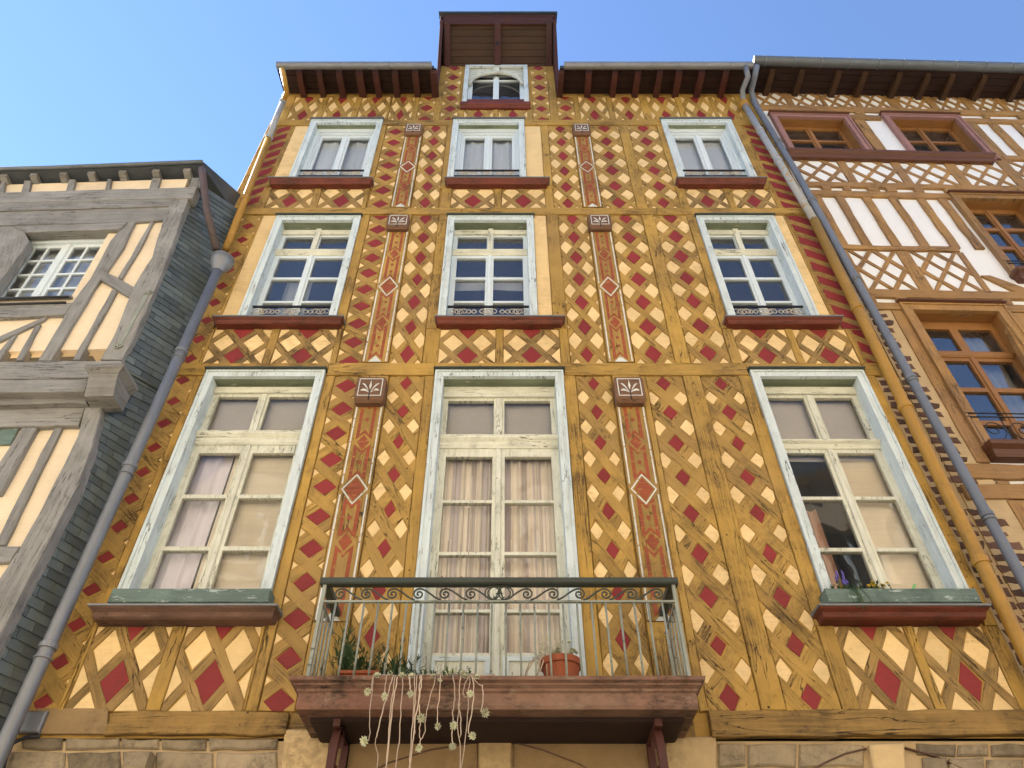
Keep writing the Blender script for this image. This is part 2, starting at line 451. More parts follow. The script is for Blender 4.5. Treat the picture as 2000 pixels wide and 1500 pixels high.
pmat("pale_stone", (0.56, 0.40, 0.20, 1), rough=0.9, grain=0.08, blotch=0.25, stain=0.5, stain_col=(0.20, 0.13, 0.06, 1), jitter=0.12, gx=6, gy=6)
pmat("tan_panel", (0.30, 0.195, 0.09, 1), rough=0.85, grain=0.1, blotch=0.3, stain=0.6, stain_col=(0.08, 0.05, 0.02, 1), jitter=0.08, gx=6, gy=6)
pmat("iron_green", (0.050, 0.062, 0.050, 1), rough=0.55, grain=0.15, blotch=0.3, stain=0.4)
pmat("iron_pale", (0.27, 0.285, 0.235, 1), rough=0.6, grain=0.2, blotch=0.3, stain=0.5, stain_col=(0.07, 0.075, 0.055, 1), peel=0.4, peel_col=(0.075, 0.085, 0.065, 1), gx=4, gy=10)
pmat("iron_black", (0.022, 0.022, 0.025, 1), rough=0.5, grain=0.1, blotch=0.2)
pmat("guard_gold", (0.50, 0.43, 0.32, 1), rough=0.6, grain=0.1, blotch=0.25, stain=0.4)
pmat("bracket_red", (0.075, 0.022, 0.016, 1), rough=0.6, grain=0.15, blotch=0.25, stain=0.3)
pmat("terracotta", (0.33, 0.088, 0.036, 1), rough=0.75, grain=0.05, blotch=0.15, stain=0.3)
pmat("soil", (0.03, 0.02, 0.012, 1), rough=0.95)
pmat("leaf_green", (0.045, 0.085, 0.032, 1), rough=0.55, blotch=0.3, jitter=0.3, grain=0.05)
pmat("succulent", (0.58, 0.58, 0.40, 1), rough=0.5, blotch=0.3, jitter=0.2, grain=0.05)
pmat("pale_stem", (0.47, 0.36, 0.26, 1), rough=0.6, blotch=0.2, jitter=0.2, grain=0.1)
pmat("yellow_flower", (0.62, 0.44, 0.04, 1), rough=0.6, blotch=0.2, jitter=0.2)
pmat("violet_flower", (0.11, 0.08, 0.32, 1), rough=0.6, blotch=0.2, jitter=0.2)
pmat("green_plastic", (0.20, 0.47, 0.16, 1), rough=0.4, grain=0.02, blotch=0.04, bump=0.05)
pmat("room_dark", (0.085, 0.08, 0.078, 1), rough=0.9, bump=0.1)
pmat("blind_grey", (0.60, 0.57, 0.53, 1), rough=0.9, grain=0.1, blotch=0.08, gx=60, gy=60, bump=0.1)
pmat("blind_sand", (0.90, 0.80, 0.64, 1), rough=0.9, grain=0.1, blotch=0.12, bump=0.1)
pmat("net_curtain", (0.84, 0.92, 0.97, 1), rough=0.9, grain=0.1, blotch=0.05, gx=30, gy=2, bump=0.1)
pmat("lilac_curtain", (0.78, 0.74, 0.84, 1), rough=0.9, grain=0.1, blotch=0.05, gx=30, gy=2, bump=0.1)
pmat("salmon_curtain", (0.55, 0.33, 0.24, 1), rough=0.9, grain=0.1, blotch=0.05, gx=30, gy=2, bump=0.1)
pmat("street_stone", (0.15, 0.13, 0.105, 1), rough=0.9, grain=0.1, blotch=0.3, gx=3, gy=3)
pmat("sunny_cream", (0.76, 0.66, 0.50, 1), rough=0.9, grain=0.05, blotch=0.1, stain=0.2, stain_col=(0.4, 0.3, 0.2, 1))
pmat("sunny_white", (0.76, 0.70, 0.60, 1), rough=0.9, grain=0.05, blotch=0.1, stain=0.2, stain_col=(0.4, 0.35, 0.28, 1))
pmat("sunny_ochre", (0.70, 0.57, 0.40, 1), rough=0.9, grain=0.05, blotch=0.1, stain=0.2, stain_col=(0.4, 0.3, 0.2, 1))
glass("old_glass", tint=(0.98, 0.99, 0.99, 1), ior=2.0, wav=0.10, dirt=0.05)
glass("curtain_glass", tint=(0.99, 0.99, 0.99, 1), ior=1.5, wav=0.08, dirt=0.03)
glass("sky_glass", tint=(0.85, 0.88, 0.92, 1), ior=2.5, wav=0.15, dirt=0.03)

def striped_cloth():
    m = bpy.data.materials.new("striped_curtain"); m.use_nodes = True
    N = m.node_tree.nodes; L = m.node_tree.links; bs = N["Principled BSDF"]
    tc = N.new("ShaderNodeTexCoord"); sp = N.new("ShaderNodeSeparateXYZ"); L.new(tc.outputs["UV"], sp.inputs[0])
    mu = N.new("ShaderNodeMath"); mu.operation = 'MULTIPLY'; mu.inputs[1].default_value = 3.4; L.new(sp.outputs[0], mu.inputs[0])
    fr = N.new("ShaderNodeMath"); fr.operation = 'FRACT'; L.new(mu.outputs[0], fr.inputs[0])
    cr = N.new("ShaderNodeValToRGB"); cr.color_ramp.interpolation = 'CONSTANT'
    e = cr.color_ramp.elements
    e[0].position = 0; e[0].color = (0.88, 0.80, 0.70, 1); e[1].position = 0.34; e[1].color = (0.46, 0.40, 0.38, 1)
    for p, c in ((0.52, (0.90, 0.80, 0.70, 1)), (0.72, (0.60, 0.53, 0.56, 1))):
        k = e.new(p); k.color = c
    L.new(fr.outputs[0], cr.inputs[0]); L.new(cr.outputs[0], bs.inputs["Base Color"]); bs.inputs["Roughness"].default_value = 0.9
    MAT["striped_curtain"] = m
striped_cloth()

# ------------------------------------------------------------------ ground
def sheet(name, x0, x1, y0, y1, z, mat):
    o = make(name, [(x0, y0, z), (x1, y0, z), (x1, y1, z), (x0, y1, z)], [(0, 1, 2, 3)], mat)
    o["kind"] = "structure"
    return o
sheet("street", -150, 150, -150, 150, 0.0, "street_stone")
pv = make("pavement", [(x, y, z) for z in (0.0, 0.13) for x, y in ((-40, -1.6), (40, -1.6), (40, 0.0), (-40, 0.0))],
          [(4, 5, 6, 7), (0, 1, 5, 4)], "grey_stone")
pv["kind"] = "structure"

# ------------------------------------------------------------------ shared builders
def FX(px, py, d=0.0): return Y.px(px, py, d)[0]
def FZ(py, d=0.0): return Y.px(990, py, d)[1]

def pane(fr, x0, x1, z0, z1, d, mat, parent):
    j = lambda: R.uniform(-0.0035, 0.0035)
    V = [fr.w(x0, z0, d + j()), fr.w(x1, z0, d + j()), fr.w(x1, z1, d + j()), fr.w(x0, z1, d + j())]
    return make("pane", V, [(0, 1, 2, 3)], mat, parent)

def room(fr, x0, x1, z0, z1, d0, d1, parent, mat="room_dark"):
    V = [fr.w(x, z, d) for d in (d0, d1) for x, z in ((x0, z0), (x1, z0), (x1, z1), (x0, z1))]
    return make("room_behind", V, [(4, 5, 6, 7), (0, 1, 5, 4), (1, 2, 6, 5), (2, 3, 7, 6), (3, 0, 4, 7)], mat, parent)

def curtain(fr, x0, x1, z0, z1, d, mat, label, folds=7, amp=0.022, name="curtain", group=None, gather=0.0):
    V, Fc = [], []
    nx, nz = folds * 6, 6
    ph = R.random() * 6
    for j in range(nz + 1):
        tz = j / nz
        for i in range(nx + 1):
            t = i / nx
            sx = 0.0
            dd = d + amp * math.sin(t * folds * 2 * math.pi + ph) * (1.15 - 0.4 * tz) + amp * 0.5 * math.sin(t * folds * 3.3 + ph * 2)
            x = x0 + (x1 - x0) * (t + 0.25 / folds * 0.3 * math.sin(t * folds * 2 * math.pi + ph + 1.2)) + gather * (1 - tz) * (t - 0.5)
            V.append(fr.w(x, z0 + (z1 - z0) * tz, dd))
    for j in range(nz):
        for i in range(nx):
            a = j * (nx + 1) + i
            Fc.append((a, a + 1, a + nx + 2, a + nx + 1))
    o = make(name, V, Fc, mat, None, smooth=True)
    tag(o, label, "curtain" if "blind" not in name else "blind", group)
    return o

YN = ("red_lozenge", "cream_lozenge", "cream_sliver", "lath", "cross_lath")
YM = ("red_plaster", "cream_plaster", "ochre_lath", "ochre_wall")
def lattice(fr, house, x0, x1, z0, z1, xc, zr, a, p, k, tiny=0.0016, names=YN, mats=YM):
    """a framed field of crossing laths; the gaps are red and cream plaster lozenges"""
    if x1 <= x0 or z1 <= z0: return
    part = prism("lattice_panel", fr, rect(x0, x1, z0, z1), -0.05, 0.0, mats[3], house, c=0.002)
    hx, hz = a / 2, p / 2
    dist = hx * hz / math.hypot(hx, hz)
    w = 2 * (1 - k) * dist
    e = 0.003
    slV, slF = [], []
    ni = int((x1 - x0) / hx) + 3; nj = int((z1 - z0) / hz) + 4
    j0 = int((z0 - zr) / hz) - 2
    for i in range(-ni, ni + 1):
        for j in range(j0, j0 + nj + 2):
            if (i + j) % 2: continue
            cx, cz = xc + i * hx, zr + j * hz
            if cx < x0 - hx or cx > x1 + hx or cz < z0 - hz or cz > z1 + hz: continue
            ja = lambda s: R.uniform(-s, s)
            kk = k * (0.98 + ja(0.09))
            P = [(cx + hx * kk + ja(0.010), cz + ja(0.010)), (cx + ja(0.008), cz + hz * kk + ja(0.011)),
                 (cx - hx * kk + ja(0.010), cz + ja(0.010)), (cx + ja(0.008), cz - hz * kk + ja(0.011))]
            P = clip(P, x0 + e, x1 - e, z0 + e, z1 - e)
            if not P: continue
            A = abs(area(P))
            if A < 0.0004: continue
            red = (i == 0)
            if A < tiny and not red:
                V, Fc = prism_geo(fr, P, -0.01, 0.006, 0.002)
                o = len(slV); slV += V; slF += [tuple(q + o for q in f) for f in Fc]
                continue
            dd = R.uniform(0.003, 0.0075)
            prism(names[0] if red else names[1], fr, P, -0.01, dd, mats[0] if red else mats[1], part, c=0.003,
                  wob=0.0015, seg=0.09)
    if slF:
        make(names[2], slV, slF, mats[1], part, kind="stuff")
    # laths: lines dx/hx +- dz/hz = odd
    Lh = math.hypot(hx, hz)
    for sgn, nm, dt in ((1, names[3], 0.0125), (-1, names[4], 0.0098)):
        ang = math.atan2(-hz * sgn, hx)
        m0 = -int((x1 - x0) / hx + (z1 - z0) / hz) * 2 - 5
        for m in range(m0 | 1, -m0, 2):
            # through point (xc + m*hx, zr), direction (hx, -sgn*hz)
            nxv, nzv = hz / Lh, sgn * hx / Lh
            px_, pz_ = xc + m * hx, zr
            T = 40
            dxv, dzv = hx / Lh, -sgn * hz / Lh
            s1, s2 = R.uniform(-0.004, 0.004), R.uniform(-0.004, 0.004)
            hw = w / 2 * R.uniform(0.93, 1.05)
            P = [(px_ - T * dxv + nxv * (hw + s1), pz_ - T * dzv + nzv * (hw + s1)), (px_ + T * dxv + nxv * (hw + s2), pz_ + T * dzv + nzv * (hw + s2)),
                 (px_ + T * dxv - nxv * (hw - s2), pz_ + T * dzv - nzv * (hw - s2)), (px_ - T * dxv - nxv * (hw - s1), pz_ - T * dzv - nzv * (hw - s1))]
            P = clip(ccw(P), x0 + 0.001, x1 - 0.001, z0 + 0.001, z1 - 0.001)
            if not P or abs(area(P)) < 0.0012: continue
            prism(nm, fr, P, -0.01, dt + R.uniform(-0.0012, 0.0012), mats[2], part, c=0.0045, ang=ang, wob=0.0045, seg=0.10)
    return part

def stripes(fr, house, x0, x1, z0, z1, zs, pitch, h, rise):
    part = prism("striped_panel", fr, rect(x0, x1, z0, z1), -0.05, 0.004, "ochre_lath", house, c=0.002)
    z = zs
    while z > z0 - 0.3:
        P = [(x0 + 0.035, z - rise / 2), (x1 - 0.035, z + rise / 2), (x1 - 0.035, z + rise / 2 + h), (x0 + 0.035, z - rise / 2 + h)]
        P = clip([(a + R.uniform(-.006, .006), b + R.uniform(-.006, .006)) for a, b in P], x0 + 0.01, x1 - 0.01, z0 + 0.01, z1 - 0.01)
        if P and abs(area(P)) > 0.002:
            prism("red_lozenge", fr, P, 0.0, 0.009, "red_plaster", part, c=0.003)
        z -= pitch
    return part

def post(fr, house, x0, x1, z0, z1, d=0.022, mat="ochre_timber", name="post", wob=0.004):
    return prism(name, fr, rect(x0, x1, z0, z1), -0.05, d + R.uniform(-0.003, 0.003), mat, house, c=0.006, ang=math.pi / 2, wob=wob, seg=0.22)

def beam(fr, house, x0, x1, z0, z1, d=0.03, mat="ochre_timber", name="beam", wob=0.005):
    return prism(name, fr, rect(x0, x1, z0, z1), -0.05, d + R.uniform(-0.003, 0.003), mat, house, c=0.006, wob=wob, seg=0.2)

def band(name, fr, outer, inner, d0, d1, mat, parent):
    n = len(outer)
    V = [fr.w(x, z, d1) for x, z in outer] + [fr.w(x, z, d1) for x, z in inner] + [fr.w(x, z, d0) for x, z in outer] + [fr.w(x, z, d0) for x, z in inner]
    Fc = []
    for i in range(n):
        j = (i + 1) % n
        Fc += [(i, j, n + j, n + i), (2 * n + i, 2 * n + j, j, i), (n + i, n + j, 3 * n + j, 3 * n + i)]
    return make(name, V, Fc, mat, parent)

def spiral(cx, cz, r0, r1, turns, a0, sgn=1, n=26):
    return [(cx + (r0 + (r1 - r0) * t / n) * math.cos(a0 + sgn * turns * 2 * math.pi * t / n),
             cz + (r0 + (r1 - r0) * t / n) * math.sin(a0 + sgn * turns * 2 * math.pi * t / n)) for t in range(n + 1)]

# ------------------------------------------------------------------ the yellow house
house = thing("half_timbered_house", "tall ochre half-timbered house with red and cream lozenges and pale blue windows", "house", (0.2, 0, 0))
HX0, HX1 = -3.83, 4.18
zb = {0: 3.69, 1: 7.20, 2: 10.31, 3: 12.915}      # tops of each storey's field / undersides of beams
Z_T1, Z_T2, Z_T3 = 7.20, 10.31, 12.915
TW = 0.078
# trims: (x0, x1, z0, z1)
S1, S2, S3 = 4.452, 8.035, 11.08      # sill tops
B1, B2, B3 = 4.366, 7.958, 10.988     # tops of the lattice bands below the sills
W1 = [(-3.20, -1.955, S1 + .01, 7.25), (-0.752, 0.59, 3.70, 7.25), (2.612, 3.80, S1 + .01, 7.25)]
W2 = [(-3.10, -1.985, S2 + .01, 10.235), (-0.787, 0.345, S2 + .01, 10.235), (2.572, 3.60, S2 + .01, 10.235)]
W3 = [(-3.155, -2.02, S3 + .01, 13.06), (-0.857, 0.268, S3 + .01, 13.06), (2.507, 3.62, S3 + .01, 13.06)]
WD = (-0.757, 0.373, 13.62, 15.26)
def hole(w, t=TW): return (w[0] + t - 0.022, w[1] - t + 0.022, w[2] + 0.0, w[3] - t + 0.022)
wall = grid_frame("wall", Y, HX0, HX1, 3.5, 14.15, [hole(w) for w in W1 + W2 + W3] + [(WD[0] + .05, WD[1] - .05, WD[2], 14.15)], -0.06, -0.012, "ochre_wall", house)
grid_frame("dormer_wall", Y, -1.16, 0.83, 14.152, 15.75, [(WD[0] + .05, WD[1] - .05, 14.15, WD[3] - .05)], -0.06, -0.010, "ochre_wall", house)
# flank towards the low grey house and the far flank
for x, nm in ((HX0, "side_wall"), (HX1, "side_wall")):
    V = [(x, -0.012, 0), (x, 9, 0), (x, 9, 14.6), (x, 5.0, 17.9), (x, 1.0, 15.2), (x, -0.012, 14.1)]
    make(nm, V, [(0, 1, 2, 3, 4, 5)], "ochre_wall", house)
# roof
roofp = [(-0.50, 13.99), (1.0, 15.25), (5.0, 18.0), (9.0, 14.7)]
for xa, xb in ((HX0 + 0.03, -1.22), (0.89, HX1 - 0.01)):
    V = [(x, y, z + t) for x in (xa, xb) for t in (0, 0.09) for y, z in roofp]
    n = 4
    Fc = [(i + b, i + 1 + b, i + 1 + b + 8, i + b + 8) for b in (0, 4) for i in range(3)] + [(0, 1, 2, 3, 7, 6, 5, 4), (8, 9, 10, 11, 15, 14, 13, 12), (0, 4, 12, 8)]
    make("roof", V, Fc, "slate", house)

# ---- windows of the yellow house
def y_window(w, kind, rows=None):
    x0, x1, z0, z1 = w
    t = TW
    part = grid_frame("window", Y, x0, x1, z0, z1, [(x0 + t, x1 - t, z0 - 1, z1 - t)], -0.01, 0.036, "blue_white_paint", house, ang=math.pi / 2)
    # outer bead of the trim and drip board
    grid_frame("trim_bead", Y, x0 - 0.012, x1 + 0.012, z0, z1 + 0.010, [(x0 + 0.014, x1 - 0.014, z0 - 1, z1 - 0.014)], -0.01, 0.048, "blue_white_paint", part, ang=math.pi / 2)
    ring_stack("drip_board", Y, x0, x1, [(0.05, 0.012, z1 + 0.012), (0.075, 0.03, z1 + 0.020), (0.075, 0.03, z1 + 0.034), (0.0, 0.03, z1 + 0.042)], "iron_green" if kind < 3 else "zinc_dark", part, d_back=-0.02)
    xi0, xi1, zi1 = x0 + t, x1 - t, z1 - t
    dj = -0.175
    for a, b in ((xi0 - 0.02, xi0), (xi1, xi1 + 0.02)):
        box("jamb_lining", Y, a, b, z0, zi1, dj - 0.03, -0.011, "blue_white_paint", part, c=0.001, ang=math.pi / 2)
    box("lintel_lining", Y, xi0 - 0.02, xi1 + 0.02, zi1, zi1 + 0.02, dj - 0.03, -0.011, "moss_and_shade_board", part, c=0.001)
    box("sill_board", Y, xi0 - 0.02, xi1 + 0.02, z0 - 0.02, z0 + 0.004, dj - 0.03, 0.02, "moss_and_shade_board" if kind < 3 else "blue_white_paint", part, c=0.002)
    fz = lambda py: FZ(py, -0.15)
    d0, d1, dp = dj, dj + 0.05, dj + 0.022
    W = xi1 - xi0
    xm = (xi0 + xi1) / 2
    holes = []
    st = 0.062
    if kind == 1:
        (u1, u0), tr, lower = rows["upper"], rows["transom"], rows["lower"]
        su = 0.055
        for a, b in ((xi0 + su, xm - 0.055), (xm + 0.055, xi1 - su)):
            holes.append((a, b, fz(u0), fz(u1)))
        for a, b in ((xi0 + st + 0.012, xm - 0.060), (xm + 0.060, xi1 - st - 0.012)):
            for (p1, p0) in lower: holes.append((a, b, fz(p0), fz(p1)))
        grid_frame("sash", Y, xi0, xi1, z0, zi1, holes, d0, d1, "cream_sash", part, ang=math.pi / 2)
        # head board, transom moulding, meeting stile cover
        box("head_board", Y, xi0, xi1, fz(u1) + 0.035, zi1 - 0.03, d1, d1 + 0.03, "cream_sash", part)
        zt1, zt0 = fz(tr[0]), fz(tr[1])
        ring_stack("transom", Y, xi0 + 0.002, xi1 - 0.002, [(d1 + 0.012, 0, zt0), (d1 + 0.022, 0, zt0 + 0.02), (d1 + 0.03, 0, zt0 + (zt1 - zt0) * .45), (d1 + 0.06, 0, zt0 + (zt1 - zt0) * .7), (d1 + 0.065, 0, zt1 - 0.012), (d1 + 0.01, 0, zt1)], "cream_sash", part, d_back=d0)
        box("upper_mullion", Y, xm - 0.03, xm + 0.03, zt1 + 0.004, fz(u1) + 0.03, d1, d1 + 0.018, "cream_sash", part, ang=math.pi / 2)
        zb_ = fz(lower[-1][1])
        box("meeting_stile", Y, xm - 0.026, xm + 0.026, z0 + 0.01, zt0 - 0.004, d1, d1 + 0.02, "cream_sash", part, ang=math.pi / 2, c=0.008)
        if rows.get("panel"):
            for a, b in ((xi0 + st, xm - 0.05), (xm + 0.05, xi1 - st)):
                grid_frame("door_panel", Y, a, b, z0 + 0.05, zb_ - 0.03, [(a + 0.045, b - 0.045, z0 + 0.09, zb_ - 0.07)], d1, d1 + 0.015, "blue_white_paint", part)
    elif kind == 2:
        uz1, uz0 = fz(466), fz(493)
        for a, b in ((xi0 + 0.05, xm - 0.045), (xm + 0.045, xi1 - 0.05)):
            holes.append((a, b, uz0, uz1))
        for a, b in ((xi0 + st, xm - 0.05), (xm + 0.05, xi1 - st)):
            for p1, p0 in ((507.5, 545), (549, 591)): holes.append((a, b, fz(p0), fz(p1)))
            holes.append((a, b, z0 + 0.02, fz(594.5)))
        grid_frame("sash", Y, xi0, xi1, z0, zi1, holes, d0, d1, "white_sash", part, ang=math.pi / 2)
        box("head_board", Y, xi0, xi1, uz1 + 0.03, zi1 - 0.05, d1, d1 + 0.03, "cream_sash", part)
        zt1, zt0 = fz(494.5), fz(503)
        ring_stack("transom", Y, xi0 + 0.002, xi1 - 0.002, [(d1 + 0.01, 0, zt0), (d1 + 0.03, 0, zt0 + 0.03), (d1 + 0.05, 0, zt1 - 0.03), (d1 + 0.05, 0, zt1 - 0.01), (d1 + 0.01, 0, zt1)], "cream_sash", part, d_back=d0)
        box("upper_mullion", Y, xm - 0.035, xm + 0.035, zt1 + 0.004, zi1 - 0.03, d1, d1 + 0.045, "cream_sash", part, ang=math.pi / 2)
        box("meeting_stile", Y, xm - 0.024, xm + 0.024, z0 + 0.01, zt0 - 0.004, d1, d1 + 0.018, "white_sash", part, ang=math.pi / 2, c=0.006)
    elif kind == 3:
        ztop = fz(272)
        for a, b in ((xi0 + 0.11, xm - 0.062), (xm + 0.062, xi1 - 0.11)):
            holes.append((a, b, z0 + 0.06, ztop))
        grid_frame("sash", Y, xi0, xi1, z0, zi1, holes, d0, d1, "white_sash", part, ang=math.pi / 2)
        grid_frame("outer_frame", Y, xi0, xi1, z0, zi1, [(xi0 + 0.05, xi1 - 0.05, z0 - 1, ztop + 0.11)], d1, d1 + 0.05, "white_sash", part, ang=math.pi / 2)
        grid_frame("sash_rebate", Y, xi0 + 0.052, xi1 - 0.052, z0, ztop + 0.105, [(xi0 + 0.08, xi1 - 0.08, z0 - 1, ztop + 0.06)], d1, d1 + 0.025, "white_sash", part, ang=math.pi / 2)
        box("meeting_stile", Y, xm - 0.03, xm + 0.03, z0 + 0.01, ztop + 0.05, d1, d1 + 0.02, "white_sash", part, ang=math.pi / 2, c=0.006)
    for h in holes:
        pane(Y, h[0] - 0.004, h[1] + 0.004, h[2] - 0.004, h[3] + 0.004, dp, "old_glass" if kind == 2 else "curtain_glass", part)
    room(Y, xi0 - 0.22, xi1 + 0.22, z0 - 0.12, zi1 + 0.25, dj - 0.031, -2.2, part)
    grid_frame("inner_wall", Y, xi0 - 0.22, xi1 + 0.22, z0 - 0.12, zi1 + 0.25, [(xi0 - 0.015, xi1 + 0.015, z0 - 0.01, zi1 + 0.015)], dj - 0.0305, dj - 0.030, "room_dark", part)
    return part

def sill(x0, x1, ztop, proj, h, parent, mat="sill_red", lead="lead"):
    ring_stack("sill", Y, x0, x1, [(proj * 0.62, 0, ztop - h), (proj * 0.72, 0.004, ztop - h * 0.85), (proj * 0.80, 0.012, ztop - h * 0.5), (proj * 0.97, 0.03, ztop - h * 0.25), (proj, 0.034, ztop - 0.012), (proj, 0.034, ztop - 0.004)], mat, parent, d_back=-0.02)
    ring_stack("sill_flashing", Y, x0 - 0.03, x1 + 0.03, [(proj + 0.012, 0.012, ztop - 0.012), (proj + 0.014, 0.012, ztop + 0.003), (0.0, 0.012, ztop + 0.02)], lead, parent, d_back=-0.02)

def iron_guard(x0, x1, z0, z1, d, parent):
    """low cast-iron window guard with gilded scrolls"""
    box("guard_rail", Y, x0, x1, z1 - 0.022, z1, d - 0.012, d + 0.014, "iron_black", parent, c=0.003)
    box("guard_rail", Y, x0, x1, z0, z0 + 0.016, d - 0.008, d + 0.008, "iron_black", parent, c=0.003)
    for x in (x0 + .02, x1 - .02):
        box("guard_leg", Y, x - .01, x + .01, S2 + .012 if z0 < 10 else S3 + .012, z0 - .001, d - .01, d + .01, "iron_black", parent, c=.002)
    H = z1 - z0 - 0.05; zc = (z0 + z1) / 2 - 0.002
    W = x1 - x0
    def sub(pts, r=0.0065, mat="guard_gold"):
        tube("guard_scroll", [Y.w(a, b, d) for a, b in pts], r, mat, parent, n=5)
    xm = (x0 + x1) / 2
    for cx in (x0 + W * 0.14, xm, x1 - W * 0.14):
        for s in (-1, 1):
            sub(spiral(cx + s * H * 0.42, zc, 0.008, H * 0.40, 1.35, math.pi / 2, s))
        sub([(cx + 0.3 * H * math.cos(q * math.pi / 6), zc + 0.3 * H * math.sin(q * math.pi / 6)) for q in range(13)])
    for s in (-1, 1):
        sub([(xm + s * W * (0.14 + 0.13 * q / 10), zc + 0.22 * H * math.sin(q / 10 * 2 * math.pi)) for q in range(11)])
        sub([(xm + s * W * (0.14 + 0.13 * q / 10), zc - 0.22 * H * math.sin(q / 10 * 2 * math.pi)) for q in range(11)])

rowsL = dict(upper=(778, 847), transom=(850, 873), lower=[(888, 969), (976, 1070), (1078, 1178)])
rowsC = dict(upper=(786, 855), transom=(858, 880), lower=[(895, 980), (985, 1081), (1087, 1193), (1199, 1278)], panel=True)
rowsR = dict(upper=(780, 864), transom=(867, 881), lower=[(888, 973), (979, 1073), (1080, 1178)])
w1p = [y_window(W1[0], 1, rowsL), y_window(W1[1], 1, rowsC), y_window(W1[2], 1, rowsR)]
w2p = [y_window(w, 2) for w in W2]
w3p = [y_window(w, 3) for w in W3]
# sills (edges measured at the sill's own depth)
sL = (FX(168, 1186, .2), FX(543, 1186, .2)); sR = (FX(1597, 1184, .2), FX(1938, 1184, .2))
sill(sL[0] + .05, sL[1] - .05, S1, 0.20, 0.085, w1p[0], mat="stone_brown")
sill(sR[0] + .05, sR[1] - .05, S1, 0.20, 0.085, w1p[2])
for p, (a, b) in zip(w2p, ((415, 670), (850, 1103), (1417, 1646))):
    sill(FX(a, 618, .14) + .035, FX(b, 618, .14) - .035, S2, 0.14, 0.075, p)
for p, (a, b) in zip(w3p, ((524, 727), (869, 1073), (1322, 1498))):
    sill(FX(a, 348, .14) + .035, FX(b, 348, .14) - .035, S3, 0.14, 0.09, p)
for p, w in zip(w2p, W2): iron_guard(w[0] + TW + .004, w[1] - TW - .004, 8.235, 8.435, -0.045, p)
for p, w in zip(w3p, W3): iron_guard(w[0] + TW + .004, w[1] - TW - .004, 11.42, 11.585, -0.03, p)

# ---- horizontal beams
def seg_beam(z0, z1, xs, d=0.03, mat="ochre_timber"):
    for a, b in xs: beam(Y, house, a, b, z0, z1, d, mat)
seg_beam(12.915, 13.09, [(HX0, W3[0][0] - .016), (W3[0][1] + .016, W3[1][0] - .016), (W3[1][1] + .016, W3[2][0] - .016), (W3[2][1] + .016, HX1)])
seg_beam(10.31, 10.47, [(HX0, -0.62), (-0.618, 2.05), (2.052, HX1)])
seg_beam(7.20, 7.385, [(HX0, W1[0][0] - .03), (W1[0][1] + .03, W1[1][0] - .03), (W1[1][1] + .03, W1[2][0] - .03), (W1[2][1] + .03, 4.0)])
for w in W1: beam(Y, house, w[0] - .028, w[1] + .028, 7.302, 7.385, 0.028)
seg_beam(13.99, 14.10, [(HX0, -1.19), (0.86, HX1)], 0.02)
# sole beam above the stone ground floor
beam(Y, house, FX(215, 1412), FX(565, 1412), 3.53, 3.69, 0.035, "ochre_rough_beam", wob=0.011)
beam(Y, house, FX(565, 1412) + .003, 1.36, 3.50, 3.69, 0.01, "ochre_rough_beam")
beam(Y, house, FX(1385, 1412), HX1, 3.52, 3.70, 0.05, "ochre_rough_beam", wob=0.010)
prism("plaster_patch", Y, Y.poly([(75, 1385), (212, 1385), (212, 1435), (62, 1435)]), -0.05, 0.02, "tan_panel", house)

# ---- top storey frieze under the eaves
zA, zB = 13.092, 13.988
for xc in (-3.37, -2.80, -2.225, -1.76, 1.45, 2.02, 2.62, 3.20, 3.69):
    hw = 0.235 if xc not in (-1.76, 3.69) else 0.19
    lattice(Y, house, xc - hw, xc + hw, zA, zB, xc, 13.31, 0.244 if hw > .2 else 0.21, 0.60, 0.65)
for xc in (-1.345, 0.985):
    lattice(Y, house, xc - 0.135, xc + 0.135, zA, zB, xc, 13.14, 0.36, 0.42, 0.62)
for xc in (-0.955, 0.575):
    lattice(Y, house, xc - 0.14, xc + 0.14, zA, 15.25, xc, 13.12, 0.36, 0.412, 0.62)
for xc in (-0.47, 0.10):
    lattice(Y, house, xc - 0.24, xc + 0.24, zA, 13.475, xc, 13.32, 0.26, 0.58, 0.62)
fz_edges = [(-3.82, -3.607), (-3.133, -3.037), (-2.563, -2.462), (-1.988, -1.952), (-1.568, -1.482), (0.852, 0.848), (1.122, 1.213), (1.687, 1.783), (2.257, 2.383), (2.857, 2.963), (3.437, 3.498), (3.882, 4.17)]
for a, b in fz_edges:
    if b > a: post(Y, house, a, b, zA, zB, 0.018)
for a, b, zt in ((-1.208, -1.097, 15.25), (-0.813, -0.712, 13.475), (-0.228, -0.142, 13.475), (0.342, 0.433, 13.475), (0.717, 0.847, 15.25)):
    post(Y, house, a, b, zA, zt, 0.018)

# ---- storey 3 (10.47 .. 12.915)
z0, z1 = 10.472, 12.913
stripes(Y, house, -3.70, -3.44, z0, z1, 12.72, 0.268, 0.155, 0.15)
post(Y, house, -3.828, -3.702, z0, z1)
post(Y, house, -3.438, -3.40, S3, z1, 0.014)
prism("plaster_strip", Y, rect(-3.40, -3.17, S3, z1), -0.05, 0.006, "cream_plaster", house)
def band_panels(cs, z0, z1, zr, a, p, k, hw, ends):
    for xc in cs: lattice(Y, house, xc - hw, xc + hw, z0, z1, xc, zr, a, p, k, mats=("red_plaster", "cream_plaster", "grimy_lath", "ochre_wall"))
    xs = [ends[0]] + [v for c in cs for v in (c - hw, c + hw)] + [ends[1]]
    for q in range(0, len(xs), 2):
        if xs[q + 1] - xs[q] > 0.012: post(Y, house, xs[q] + .002, xs[q + 1] - .002, z0, z1, 0.02)
band_panels((-3.04, -2.32), z0, B3, 10.675, 0.335, 0.47, 0.72, 0.31, (-3.44, -1.955))
